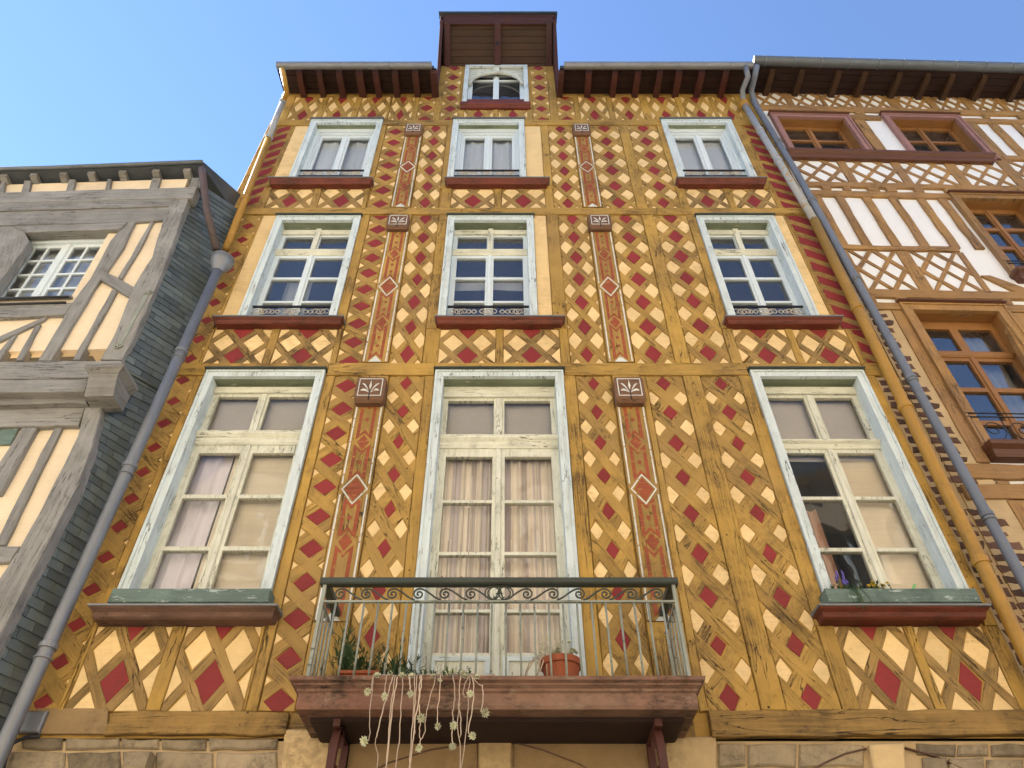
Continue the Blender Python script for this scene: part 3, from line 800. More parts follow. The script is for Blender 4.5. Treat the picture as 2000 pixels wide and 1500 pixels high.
band_panels((-0.478, 0.232), z0, B3, 10.675, 0.345, 0.47, 0.72, 0.305, (-0.925, 0.655))
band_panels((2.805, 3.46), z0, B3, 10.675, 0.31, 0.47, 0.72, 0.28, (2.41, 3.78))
lattice(Y, house, -1.925, -1.615, z0, z1, -1.765, 10.60, 0.40, 0.354, 0.63)
lattice(Y, house, -1.325, -0.955, z0, z1, -1.14, 10.63, 0.25, 0.443, 0.665)
lattice(Y, house, 0.66, 1.045, z0, z1, 0.85, 10.61, 0.25, 0.443, 0.665)
lattice(Y, house, 1.325, 1.79, z0, z1, 1.555, 10.63, 0.31, 0.443, 0.665)
lattice(Y, house, 1.95, 2.405, z0, z1, 2.18, 10.63, 0.30, 0.443, 0.665)
for a, b in ((-2.015, -1.93), (-0.95, -0.865), (0.545, 0.655), (1.795, 1.945)):
    post(Y, house, a, b, z0 if not (-2.1 < a < -1.9 or -1 < a < -.9 or .5 < a < .6) else B3 + .002, z1)
post(Y, house, 2.41, 2.50, B3 + .002, z1)
prism("plaster_strip", Y, rect(0.285, 0.54, S3, z1), -0.05, 0.006, "cream_plaster", house)
post(Y, house, 3.63, 3.775, B3 + .002, z1)
stripes(Y, house, 3.785, 4.12, z0, z1, 12.80, 0.262, 0.15, -0.17)
post(Y, house, 4.122, 4.178, z0, z1)

# ---- storey 2 (7.385 .. 10.31)
z0, z1 = 7.387, 10.308
lattice(Y, house, -3.62, -3.35, z0, z1, -3.465, 7.47, 0.34, 0.323, 0.48, tiny=0.004)
post(Y, house, -3.828, -3.622, z0, z1, 0.012)
post(Y, house, -3.348, -3.315, S2, z1, 0.014)
prism("plaster_strip", Y, rect(-3.313, -3.118, S2, z1), -0.05, 0.006, "cream_plaster", house)
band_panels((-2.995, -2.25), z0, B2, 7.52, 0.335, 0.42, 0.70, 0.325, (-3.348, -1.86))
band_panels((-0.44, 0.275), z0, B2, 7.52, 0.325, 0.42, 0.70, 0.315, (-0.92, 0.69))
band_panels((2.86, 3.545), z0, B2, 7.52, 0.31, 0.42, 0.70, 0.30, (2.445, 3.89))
lattice(Y, house, -1.855, -1.585, z0, z1, -1.715, 7.42, 0.37, 0.319, 0.62)
lattice(Y, house, -1.285, -0.925, z0, z1, -1.10, 7.55, 0.25, 0.448, 0.665)
lattice(Y, house, 0.695, 1.085, z0, z1, 0.885, 7.55, 0.25, 0.448, 0.665)
lattice(Y, house, 1.395, 1.83, z0, z1, 1.61, 7.55, 0.30, 0.448, 0.665)
lattice(Y, house, 2.0, 2.44, z0, z1, 2.22, 7.57, 0.30, 0.448, 0.665)
post(Y, house, -1.972, -1.86, B2 + .002, z1); post(Y, house, -0.92, -0.803, B2 + .002, z1)
prism("plaster_strip", Y, rect(0.363, 0.53, S2, z1), -0.05, 0.006, "cream_plaster", house)
post(Y, house, 0.535, 0.69, B2 + .002, z1); post(Y, house, 1.835, 1.995, z0, z1); post(Y, house, 2.445, 2.555, B2 + .002, z1)
prism("plaster_strip", Y, rect(3.617, 3.76, S2, z1), -0.05, 0.006, "cream_plaster", house)
post(Y, house, 3.762, 3.785, B2 + .002, z1, 0.012)
stripes(Y, house, 3.787 if False else 3.892, 4.17, z0, B2, 7.80, 0.282, 0.165, -0.16)
stripes(Y, house, 3.787, 4.17, B2 + .002, z1, 10.12, 0.282, 0.165, -0.20)

# ---- storey 1 (3.69 .. 7.20)
z0, z1 = 3.702, 7.198
lattice(Y, house, -3.64, -3.31, z0, z1, -3.445, 3.77, 0.36, 0.3065, 0.44, tiny=0.006)
post(Y, house, -3.828, -3.642, z0, z1, 0.010)
post(Y, house, -3.308, -3.24, B1 + .002, z1, 0.018)
prism("plaster_strip", Y, rect(-3.238, -3.216, 5.6, z1), -0.05, 0.004, "cream_plaster", house)
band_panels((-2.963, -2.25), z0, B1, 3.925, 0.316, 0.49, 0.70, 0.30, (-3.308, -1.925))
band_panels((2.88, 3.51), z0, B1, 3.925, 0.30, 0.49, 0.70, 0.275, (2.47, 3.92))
lattice(Y, house, -1.83, -1.56, z0, z1, -1.69, 3.77, 0.38, 0.3285, 0.60)
lattice(Y, house, -1.25, -0.872, z0, z1, -1.062, 3.88, 0.245, 0.402, 0.52)
lattice(Y, house, 0.735, 1.105, z0, z1, 0.915, 3.85, 0.245, 0.405, 0.52)
lattice(Y, house, 1.48, 1.87, z0, z1, 1.66, 3.80, 0.30, 0.411, 0.52)
lattice(Y, house, 2.06, 2.465, z0, z1, 2.265, 3.80, 0.30, 0.411, 0.52)
post(Y, house, -1.922, -1.835, z0, z1); post(Y, house, -0.868, -0.77, z0, z1); post(Y, house, 0.606, 0.73, z0, z1)
post(Y, house, 1.415, 1.476, z0, z1, 0.018); post(Y, house, 1.875, 2.055, z0, z1); post(Y, house, 2.47, 2.594, B1 + .002, z1)
post(Y, house, 3.82, 3.92, B1 + .002, z1)

# ---- painted columns with consoles
def column(x0, x1, z0, z1, zbig, dz, ndots, s=1.0):
    part = prism("painted_column", Y, rect(x0, x1, z0, z1), -0.05, 0.030, "ochre_lath", house, c=0.006, ang=math.pi / 2)
    xc = (x0 + x1) / 2; W = x1 - x0; d0, d1 = 0.029, 0.0325
    BX, BZ = W * 0.42, 0.175 * s
    SX, SZ = W * 0.28, 0.125 * s
    for sg in (-1, 1):
        xl = xc + sg * (W / 2 - 0.022)
        for a, b in ((z0 + 0.01, zbig - BZ * 0.35), (zbig + BZ * 0.35, z1 - 0.01)):
            prism("white_line", Y, rect(xl - 0.007, xl + 0.007, a, b), d0, d1, "ornament_white", part, c=0.0008, wob=0.0012, seg=0.06)
    def dia(cx, cz, hx, hz): return [(cx + hx, cz), (cx, cz + hz), (cx - hx, cz), (cx, cz - hz)]
    prism("painted_diamond", Y, dia(xc, zbig, BX * 0.72, BZ * 0.76), d0, d1, "ornament_red", part, c=0.0008)
    band("white_outline", Y, dia(xc, zbig, BX, BZ), dia(xc, zbig, BX * 0.87, BZ * 0.88), d0, d1 + 0.0005, "ornament_white", part)
    for q in (zbig + dz, zbig - dz):
        prism("painted_diamond", Y, dia(xc, q, SX * 0.74, SZ * 0.74), d0, d1, "ornament_red", part, c=0.0008)
    hw = W * 0.27; th = 0.032; nt = 0.085 * s
    spans = [(z1 - 0.03, zbig + dz + SZ * 0.25), (zbig + dz - SZ * 0.25, zbig + BZ * 0.55), (zbig - BZ * 0.55, zbig - dz + SZ * 0.25), (zbig - dz - SZ * 0.25, z0 + 0.03)]
    for a, b in spans:
        if a - b < 0.18: continue
        out = [(xc - hw, a), (xc, a - nt), (xc + hw, a), (xc + hw, b), (xc, b + nt), (xc - hw, b)]
        inn = [(xc - hw + th, a - th * 1.9), (xc, a - nt - th * 1.3), (xc + hw - th, a - th * 1.9), (xc + hw - th, b + th * 1.9), (xc, b + nt + th * 1.3), (xc - hw + th, b + th * 1.9)]
        band("painted_ribbon", Y, out, inn, d0, d1, "ornament_red", part)
        zs = [(a + b) / 2] if ndots == 1 else [(a + b) / 2 + 0.07, (a + b) / 2 - 0.07]
        for zz in zs:
            if a - b > 0.36 or len(zs) == 1:
                prism("painted_dot", Y, [(xc + 0.02 * math.cos(q * math.pi / 5), zz + 0.024 * math.sin(q * math.pi / 5)) for q in range(10)], d0, d1, "ornament_red", part, c=0.0008)
    for zt, sg in ((z1, -1), (z0, 1)):
        prism("white_tip", Y, [(xc - W * 0.25, zt), (xc + W * 0.25, zt), (xc, zt + sg * 0.085 * s)], d0, d1 + 0.0006, "ornament_white", part, c=0.0008)
    return part

def console(x0, x1, z0, z1, proj):
    xc, W, H = (x0 + x1) / 2, x1 - x0, z1 - z0
    part = ring_stack("console", Y, x0, x1, [(proj * 0.72, -0.02, z0), (proj * 0.95, -0.004, z0 + 0.03), (proj, 0, z0 + 0.05), (proj, 0, z1 - 0.05), (proj * 0.96, -0.006, z1 - 0.02), (proj * 0.85, -0.02, z1)], "console_brown", house, d_back=-0.02)
    d0, d1 = proj, proj + 0.004
    m = 0.03
    a, b, c_, e = x0 + m, x1 - m, z0 + 0.065, z1 - 0.04
    fx, fzz = (b - a) / 2, (e - c_) / 2
    band("painted_border", Y, rect(a, b, c_, e), rect(a + .009, b - .009, c_ + .009, e - .009), d0, d1, "ornament_white", part)
    zc = (c_ + e) / 2
    prism("painted_leaf", Y, [(xc, zc - fzz * .3), (xc + fx * .10, zc + fzz * .2), (xc, zc + fzz * .8), (xc - fx * .10, zc + fzz * .2)], d0, d1, "ornament_white", part, c=0.001)
    for s in (-1, 1):
        for (x1_, z1_, x2_, z2_, x3_, z3_, r) in ((.08, -.55, .35, .25, .70, .42, .085), (.08, -.6, .45, -.15, .78, -.38, .085)):
            pts = []
            for q in range(9):
                t = q / 8
                pts.append((xc + s * fx * ((1 - t) ** 2 * x1_ + 2 * t * (1 - t) * x2_ + t * t * x3_), zc + fzz * ((1 - t) ** 2 * z1_ + 2 * t * (1 - t) * z2_ + t * t * z3_)))
            wd = [fx * r * (0.35 + 1.0 * math.sin(math.pi * (q / 8) ** 1.3)) for q in range(9)]
            up = [(p[0], p[1] + w_) for p, w_ in zip(pts, wd)]; dn = [(p[0], p[1] - w_) for p, w_ in zip(pts, wd)]
            prism("painted_leaf", Y, up + dn[::-1], d0, d1, "ornament_white", part, c=0.0008)
    prism("split_in_wood", Y, [(xc - 0.006, z0 + 0.025), (xc + 0.007, z0 + 0.025), (xc + 0.003, z0 + H * 0.42), (xc - 0.002, z0 + H * 0.42)], proj * 0.9, proj + 0.0048, "iron_black", part, c=0.0005)
    return part

column(-1.552, -1.258, 4.40, 6.85, 5.70, 0.565, 1)
column(1.118, 1.41, 4.40, 6.85, 5.70, 0.565, 1)
for a, b, za, zb2 in ((-1.552, -1.258, 6.852, 7.198), (1.118, 1.41, 6.852, 7.198), (-1.578, -1.292, 10.022, 10.308), (1.098, 1.383, 10.022, 10.308), (-1.605, -1.335, 12.692, 12.913), (1.053, 1.318, 12.692, 12.913)):
    post(Y, house, a, b, za, zb2, 0.024)
prism("post", Y, rect(-1.552, -1.258, 3.70, 4.398), -0.05, 0.022, "ochre_timber", house, c=0.006, ang=math.pi / 2)
prism("post", Y, rect(1.118, 1.41, 3.70, 4.398), -0.05, 0.022, "ochre_timber", house, c=0.006, ang=math.pi / 2)
column(-1.578, -1.292, 7.40, 10.02, 8.72, 0.665, 2, 1.1)
column(1.098, 1.383, 7.40, 10.02, 8.72, 0.665, 2, 1.1)
column(-1.605, -1.335, 10.49, 12.69, 11.58, 0.545, 1, 0.95)
column(1.053, 1.318, 10.49, 12.69, 11.58, 0.545, 1, 0.95)
for xc in (-1.405, 1.262): console(xc - 0.152, xc + 0.152, 6.73, 7.08, 0.13)
for xc in (-1.445, 1.235): console(xc - 0.148, xc + 0.148, 9.87, 10.19, 0.11)
for xc in (-1.475, 1.18): console(xc - 0.135, xc + 0.135, 12.50, 12.83, 0.10)

# ---- dormer window
def dormer():
    x0, x1, z0, z1 = WD
    t = 0.075
    part = grid_frame("window", Y, x0, x1, z0, z1, [(x0 + t, x1 - t, z0 - 1, z1 - 0.06)], -0.01, 0.036, "blue_white_paint", house, ang=math.pi / 2)
    xi0, xi1, zi1 = x0 + t, x1 - t, z1 - 0.06
    zs = z0 + 0.36
    for a, b in ((xi0 - .02, xi0), (xi1, xi1 + .02)):
        box("jamb_lining", Y, a, b, z0, zi1, -0.14, -0.011, "blue_white_paint", part, c=0.001)
    # spandrel with round arch
    xm, rx = (xi0 + xi1) / 2, (xi1 - xi0) / 2 - 0.01
    spring = z0 + 0.93; rz = zi1 - spring - 0.14
    V, Fc = [], []
    K = 24
    for dd in (-0.02, -0.07):
        for q in range(K + 1):
            a = math.pi * q / K
            V.append(Y.w(xm + rx * math.cos(a), spring + rz * math.sin(a), dd))
        for q in range(K + 1):
            a = math.pi * q / K
            V.append(Y.w(xm + (rx + 0.01) * max(-1, min(1, 1.6 * math.cos(a))), zi1 if 0 < q < K else spring, dd))
    n = K + 1
    for q in range(K):
        Fc.append((q, q + 1, n + q + 1, n + q)); Fc.append((2 * n + q, 2 * n + q + 1, q + 1, q))
    make("arch_spandrel", V, Fc, "cream_sash", part)
    ring = [(xm + rx * math.cos(math.pi * q / K), spring + rz * math.sin(math.pi * q / K)) for q in range(K + 1)]
    ring2 = [(xm + rx * .90 * math.cos(math.pi * q / K), spring + rz * .86 * math.sin(math.pi * q / K)) for q in range(K + 1)]
    prism("arch_moulding", Y, ring + ring2[::-1], -0.03, 0.0, "cream_sash", part, c=0.003)
    box("keystone", Y, xm - 0.06, xm + 0.06, spring + rz * 0.84, zi1, -0.02, 0.012, "cream_sash", part)
    holes = [(xi0 + .07, xm - .05, zs + .12, zi1 - .12), (xm + .05, xi1 - .07, zs + .12, zi1 - .12)]
    grid_frame("sash", Y, xi0, xi1, z0, zi1, holes, -0.14, -0.09, "white_sash", part)
    box("meeting_stile", Y, xm - .022, xm + .022, zs + .03, zi1 - .1, -0.09, -0.075, "white_sash", part)
    box("muntin", Y, xi0 + .07, xm - .05, zi1 - .33, zi1 - .30, -0.13, -0.092, "white_sash", part)
    box("muntin", Y, xm + .05, xi1 - .07, zi1 - .33, zi1 - .30, -0.13, -0.092, "white_sash", part)
    for h in holes: pane(Y, h[0] - .004, h[1] + .004, h[2] - .004, h[3] + .004, -0.12, "old_glass", part)
    box("red_panel", Y, xi0 + .005, xi1 - .005, z0, zs, -0.088, -0.03, "sill_red", part)
    ring_stack("sill", Y, x0 - .02, x1 + .02, [(0.05, 0, z0 - 0.14), (0.06, 0, z0 - .10), (0.09, 0, z0 - .08), (0.10, 0, z0 - .01), (0.0, 0, z0 + .004)], "sill_red", part, d_back=-0.02)
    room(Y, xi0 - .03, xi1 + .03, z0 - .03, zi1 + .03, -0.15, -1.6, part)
dormer()
# hoist canopy over the dormer
CAN = Frame((0, 0, 0), (0, -1, 0), (0, 0, 1))     # (depth, z), extruded along -x
def cheek(xa, thick):
    fr = Frame((xa, 0, 0), (0, -1, 0), (0, 0, 1))
    P = [(-0.05, 14.10), (0.10, 14.10), (0.16, 14.5), (0.54, 15.78), (0.60, 15.83), (0.60, 16.07), (-0.05, 16.07)]
    prism("canopy_cheek", fr, P, 0, thick, "eave_red", house, c=0.008)
cheek(-1.17, 0.06); cheek(0.905, 0.06)
V = [(-1.17, 0.05, 15.24), (0.845, 0.05, 15.24), (0.845, -0.56, 15.86), (-1.17, -0.56, 15.86)]
nb = 7
for q in range(nb):
    t0, t1 = q / nb, (q + 1) / nb - 0.012
    lerp = lambda t: (0.05 - 0.61 * t, 15.24 + 0.62 * t)
    a, b = lerp(t0), lerp(t1)
    j = R.uniform(-.004, .004)
    make("soffit_board", [(-1.168, a[0], a[1] + j), (0.843, a[0], a[1] + j), (0.843, b[0], b[1] + j), (-1.168, b[0], b[1] + j), (-1.168, a[0], a[1] + .03), (0.843, a[0], a[1] + .03), (0.843, b[0], b[1] + .03), (-1.168, b[0], b[1] + .03)],
         [(0, 1, 2, 3), (0, 4, 5, 1), (3, 2, 6, 7)], "canopy_boards", house)
def rib(x, w, h, mat="eave_red"):
    P = lambda t, k: (0.02 - 0.60 * t, 15.26 + 0.61 * t - k)
    V = []
    for t, k in ((0, 0), (0, h), (1, h), (1, 0)):
        y, z = P(t, k)
        V += [(x - w / 2, y, z), (x + w / 2, y, z)]
    make("canopy_rib", V, [(0, 1, 3, 2), (2, 3, 5, 4), (4, 5, 7, 6), (0, 2, 4, 6), (1, 7, 5, 3)], mat, house)
rib(-0.17, 0.11, 0.09); rib(-1.09, 0.10, 0.07); rib(0.77, 0.10, 0.07)
tube("hoist_hook", [(-0.17, -0.35, 15.52), (-0.17, -0.35, 15.44), (-0.15, -0.35, 15.40), (-0.17, -0.35, 15.37), (-0.19, -0.35, 15.40)], 0.012, "iron_black", house, n=6)
ring_stack("canopy_fascia", Y, -1.20, 0.875, [(0.56, -0.04, 15.80), (0.575, -0.03, 15.88), (0.60, 0, 15.90), (0.60, 0.0, 16.03), (0.62, 0.01, 16.04), (0.62, 0.01, 16.08)], "eave_red", house, d_back=0.53)
V = [(x, y, z) for x in (-1.26, 0.935) for (y, z) in ((-0.66, 16.085), (-0.66, 16.14), (3.2, 18.2), (3.2, 18.14))]
make("dormer_roof", V, [(0, 4, 5, 1), (1, 5, 6, 2), (0, 3, 7, 4), (0, 1, 2, 3), (4, 7, 6, 5), (3, 2, 6, 7)], "slate", house)
for x in (-1.16, 0.83):
    make("dormer_cheek_wall", [(x, 0, 13.9), (x, 3.0, 16.2), (x, 3.2, 18.3), (x, 0, 16.3)], [(0, 1, 2, 3)], "slate", house)

# ---- eaves: rafters, boards, gutter
def eaves(x0, x1, rafters, fr_parent, zc=13.99, proj=0.50, mat_b="eave_dark", mat_r="eave_red"):
    n = 4
    for q in range(n):
        a, b = q / n, (q + 1) / n - 0.02
        ya, za = -proj * a, zc + 0.085 - 0.10 * a; yb, zb2 = -proj * b, zc + 0.085 - 0.10 * b
        make("eave_board", [(x0, ya, za), (x1, ya, za), (x1, yb, zb2), (x0, yb, zb2), (x0, ya, za + .025), (x1, ya, za + .025), (x1, yb, zb2 + .025), (x0, yb, zb2 + .025)],
             [(0, 3, 2, 1), (3, 7, 6, 2), (0, 1, 5, 4)], mat_b, fr_parent)
    for x in rafters:
        w = 0.05 + R.uniform(-.006, .008)
        s = R.uniform(-0.02, 0.02)
        V = []
        for (y, z) in ((0.02, zc + 0.09), (0.02, zc - 0.05), (-0.30, zc - 0.085), (-0.43, zc - 0.075), (-0.47, zc - 0.03), (-0.47, zc + 0.0)):
            V += [(x - w + s * y, y, z), (x + w + s * y, y, z)]
        Fc = [(2 * i, 2 * i + 1, 2 * i + 3, 2 * i + 2) for i in range(5)] + [tuple(range(0, 12, 2)), tuple(range(11, 0, -2)), (10, 11, 1, 0)]
        make("rafter_end", V, Fc, mat_r, fr_parent)
def gutter(x0, x1, y, z, r, mat, parent, slope=0.0, name="gutter"):
    V, Fc = [], []
    K = 10
    ns = max(2, int((x1 - x0) / 0.5))
    for i in range(ns + 1):
        x = x0 + (x1 - x0) * i / ns
        for q in range(K + 1):
            a = math.pi + math.pi * q / K
            V.append((x, y + r * math.cos(a), z + slope * (x - x0) + r * math.sin(a)))
        V.append((x, y + r * 1.0, z + 0.012 + slope * (x - x0))); V.append((x, y - r * 1.04, z + 0.012 + slope * (x - x0)))
    m = K + 3
    for i in range(ns):
        for q in range(K):
            a = i * m + q
            Fc.append((a, a + 1, a + m + 1, a + m))
        Fc.append((i * m, (i + 1) * m, (i + 1) * m + K + 2, i * m + K + 2))
        Fc.append((i * m + K, i * m + K + 1, (i + 1) * m + K + 1, (i + 1) * m + K))
    for i in (0, ns):
        Fc.append(tuple(i * m + q for q in range(K + 1)))
    g = make(name, V, Fc, mat, parent, smooth=False)
    # seam straps
    x = x0 + 0.2
    while x < x1 - 0.1:
        xx = x + R.uniform(-.04, .04)
        ring = [(xx, y + (r + .006) * math.cos(math.pi + math.pi * q / 8), z + slope * (xx - x0) + (r + .006) * math.sin(math.pi + math.pi * q / 8)) for q in range(9)]
        tube("gutter_strap", ring, 0.006, mat, g, n=5)
        x += 0.42
    return g
xr = lambda p: (p - 990) / 862 * 7.93 * 0.915
eaves(HX0, -1.172, [xr(v) for v in (578, 618, 658, 698, 731, 768, 809, 845)], house)
eaves(0.906, HX1, [xr(v) for v in (1097, 1153, 1204, 1249, 1292, 1331, 1375, 1423)], house)
gutter(-3.80, -1.24, -0.56, 13.925, 0.062, "zinc", house)
gutter(0.945, 4.06, -0.56, 13.925, 0.062, "zinc", house)

# ---- balcony
GX0, GX1 = -1.40, 1.27
bal = ring_stack("balcony", Y, GX0, GX1, [(0.555, 0, 3.508), (0.565, 0.004, 3.53), (0.565, 0.004, 3.61), (0.58, 0.014, 3.622), (0.58, 0.014, 3.636), (0.605, 0.038, 3.652), (0.605, 0.038, 3.664), (0.63, 0.065, 3.676), (0.635, 0.07, 3.70)], "balcony_stone", house, d_back=0.012)
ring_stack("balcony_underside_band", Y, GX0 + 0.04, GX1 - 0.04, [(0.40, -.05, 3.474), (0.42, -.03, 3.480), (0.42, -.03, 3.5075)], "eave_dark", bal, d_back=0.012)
RX0, RX1, RD = -1.372, 1.255, 0.53
box("handrail", Y, RX0 - .035, RX1 + .035, 4.435, 4.488, RD - .035, RD + .035, "iron_green", bal, c=0.010)
box("lower_rail", Y, RX0, RX1, 4.292, 4.308, RD - .012, RD + .012, "iron_pale", bal, c=0.003)
nbar = 25
for q in range(nbar + 1):
    x = RX0 + (RX1 - RX0) * q / nbar
    if q in (0, nbar):
        box("corner_post", Y, x - .013, x + .013, 3.70, 4.436, RD - .013, RD + .013, "iron_pale", bal, c=0.003)
    else:
        j = R.uniform(-.004, .004)
        tube("baluster", [Y.w(x, 3.70, RD), Y.w(x + j, 4.0, RD + j), Y.w(x, 4.294, RD)], 0.0085, "iron_pale", bal, n=6)
for x in (RX0, RX1):
    box("side_handrail", Y, x - .03, x + .03, 4.436, 4.484, 0.02, RD - .037, "iron_green", bal, c=0.006)
    box("side_lower_rail", Y, x - .010, x + .010, 4.293, 4.307, 0.02, RD - .014, "iron_pale", bal, c=0.002)
    for q in range(1, 5):
        d = RD * q / 5
        tube("baluster", [Y.w(x, 3.70, d), Y.w(x, 4.0, d), Y.w(x, 4.294, d)], 0.0085, "iron_pale", bal, n=6)
    for d in (0.14, 0.36):
        tube("scroll", [Y.w(x, b, a) for a, b in spiral(d, 4.372, 0.008, 0.05, 1.6, 0)], 0.006, "iron_green", bal, n=5)
def run_scroll(xa, w, s):
    cz = 4.362
    sp = spiral(0, 0, 0.006, 0.044, 1.5, -math.pi / 2, -1, 26)
    pts = [(a, cz + b) for a, b in sp]
    ex, ez = pts[-1]
    for q in range(1, 13):
        t = q / 12
        bx = (1 - t) ** 3 * ex + 3 * (1 - t) ** 2 * t * (ex + 0.06) + 3 * (1 - t) * t * t * (w * 0.62) + t ** 3 * (w * 0.86)
        bz = (1 - t) ** 3 * ez + 3 * (1 - t) ** 2 * t * ez + 3 * (1 - t) * t * t * 4.315 + t ** 3 * 4.318
        pts.append((bx, bz))
    tube("scroll", [Y.w(xa + s * a, b, RD) for a, b in pts], 0.0068, "iron_green", bal, n=6)
xm = (RX0 + RX1) / 2 + 0.0
nsc = 6
span = (RX1 - RX0) / 2 - 0.14
for q in range(nsc):
    run_scroll(xm - 0.12 - span * (q + 0.45) / nsc, span / nsc, 1)
    run_scroll(xm + 0.12 + span * (q + 0.45) / nsc, span / nsc, -1)
for cx, rx, rz in ((xm, 0.085, 0.058), (xm - 0.05, 0.055, 0.052), (xm + 0.05, 0.055, 0.052)):
    tube("monogram_ring", [Y.w(cx + rx * math.cos(q * math.pi / 12), 4.371 + rz * math.sin(q * math.pi / 12), RD) for q in range(25)], 0.0055, "iron_green", bal, n=5)
tube("monogram_letter", [Y.w(xm + a, 4.371 + b, RD + .004) for a, b in ((-.045, -.035), (-.03, -.042), (-.018, -.03), (-.004, .02), (0.004, .044), (.012, .02), (.02, -.02), (.03, -.042), (.042, -.036))], 0.006, "iron_green", bal, n=5)
tube("monogram_letter", [Y.w(xm + a, 4.371 + b, RD + .004) for a, b in ((-.025, -.008), (0, -.004), (.028, -.008))], 0.005, "iron_green", bal, n=5)
def bracket(x):
    fr = Frame((x, 0, 0), (0, -1, 0), (0, 0, 1))
    out, inn = [], []
    for q in range(17):
        a = -math.pi * 0.5 + math.pi * 1.25 * q / 16
        out.append((0.31 + 0.14 * math.cos(a), 3.20 + 0.28 * math.sin(a)))
        inn.append((0.31 + 0.095 * math.cos(a), 3.20 + 0.235 * math.sin(a)))
    prism("bracket", fr, out + inn[::-1], 0, 0.055, "bracket_red", bal, c=0.005)
    prism("bracket_arm", fr, [(0.012, 3.30), (0.06, 3.30), (0.06, 3.44), (0.45, 3.44), (0.45, 3.488), (0.012, 3.488)], 0.002, 0.052, "bracket_red", bal, c=0.004)
    tube("bracket_scroll", [fr.w(a, b, 0.027) for a, b in spiral(0.28, 3.14, 0.02, 0.10, 1.2, 0.5)], 0.014, "bracket_red", bal, n=6)
bracket(FX(667, 1460, .3)); bracket(FX(1292, 1460, .3))

# ------------------------------------------------------------------ stone ground floor of the yellow house
box("ground_floor_wall", Y, HX0, HX1, 0.0, 3.498, -0.30, -0.03, "grey_stone", house, c=0.001)
def stones(rows, mat, d=0.012):
    for y0, y1, xs in rows:
        for a, b in zip(xs[:-1], xs[1:]):
            g = 3
            P = Y.poly([(a + g, y1 - 2), (b - g, y1 - 2), (b - g, y0 + 2), (a + g, y0 + 2)])
            prism("stone", Y, P, -0.05, d + R.uniform(-.012, .012), mat, house, c=0.012, wob=0.008, seg=0.12)
stones([(1441, 1466, (40, 125, 235, 312, 405, 545)), (1467, 1508, (0, 130, 238, 300, 420, 545)), (1510, 1560, (-40, 90, 260, 400, 545))], "grey_stone")
stones([(1452, 1500, (1400, 1458, 1558, 1690)), (1502, 1560, (1400, 1520, 1640))], "grey_stone")
stones([(1452, 1478, (1790, 1868, 1932, 2010, 2080)), (1480, 1520, (1800, 1850, 1925, 2000, 2090))], "grey_stone")
mort = prism("mortar_bed", Y, Y.poly([(-60, 1600), (2300, 1600), (2300, 1440), (-60, 1440)]), -0.05, -0.012, "quoin_mortar", house)
prism("pilaster_stone", Y, Y.poly([(545, 1600), (645, 1600), (645, 1428), (556, 1428)]), -0.05, 0.03, "pale_stone", house, c=0.012, wob=0.006)
prism("pilaster_stone", Y, Y.poly([(1290, 1600), (1400, 1600), (1396, 1442), (1300, 1442)]), -0.05, 0.03, "pale_stone", house, c=0.012, wob=0.006)
prism("arch_keystone", Y, Y.poly([(935, 1600), (1000, 1600), (998, 1449), (936, 1449)]), -0.05, 0.03, "pale_stone", house, c=0.01, wob=0.004)
prism("arch_keystone", Y, Y.poly([(1718, 1600), (1768, 1600), (1762, 1456), (1693, 1458)]), -0.05, 0.05, "pale_stone", house, c=0.012, wob=0.006)
prism("arch_stone", Y, Y.poly([(648, 1600), (933, 1600), (933, 1449), (648, 1449)]), -0.05, 0.012, "tan_panel", house, c=0.006)
prism("arch_stone", Y, Y.poly([(1003, 1600), (1285, 1600), (1285, 1449), (1003, 1449)]), -0.05, 0.012, "tan_panel", house, c=0.006)
def arc_line(pts, w=0.010):
    P = Y.poly(pts, 0.012)
    up = [(x, z + w / 2) for x, z in P]; dn = [(x, z - w / 2) for x, z in P]
    prism("arch_edge", Y, up + dn[::-1], -0.01, 0.020, "stone_brown", house, c=0.002)
arc_line([(690, 1525), (760, 1490), (840, 1465), (930, 1450)]); arc_line([(1003, 1450), (1060, 1465), (1130, 1492), (1180, 1520)])
arc_line([(1560, 1520), (1610, 1490), (1650, 1472), (1692, 1462)]); arc_line([(1768, 1460), (1830, 1478), (1880, 1502), (1910, 1525)])
# carved corbel among the stones
ring_stack("corbel", Y, FX(243, 1490, .1), FX(288, 1490, .1), [(0.03, -0.03, 3.16), (0.09, -0.01, 3.22), (0.12, 0, 3.30), (0.12, 0, 3.38), (0.10, 0, 3.395)], "grey_stone", house, d_back=-0.02)
# junction box and cable
box("junction_box", Y, FX(30, 1420, .06), FX(78, 1420, .06), FZ(1430, .06), FZ(1388, .06), 0.012, 0.06, "zinc", house, c=0.01)
cb = tube("cable", [Y.w(*Y.px(a, b, .05), .05) for a, b in ((78, 1438), (50, 1440), (25, 1452), (12, 1480), (2, 1520))], 0.012, "iron_black", n=6)
tag(cb, "black cable drooping below the metal junction box in the lower left corner", "cable")

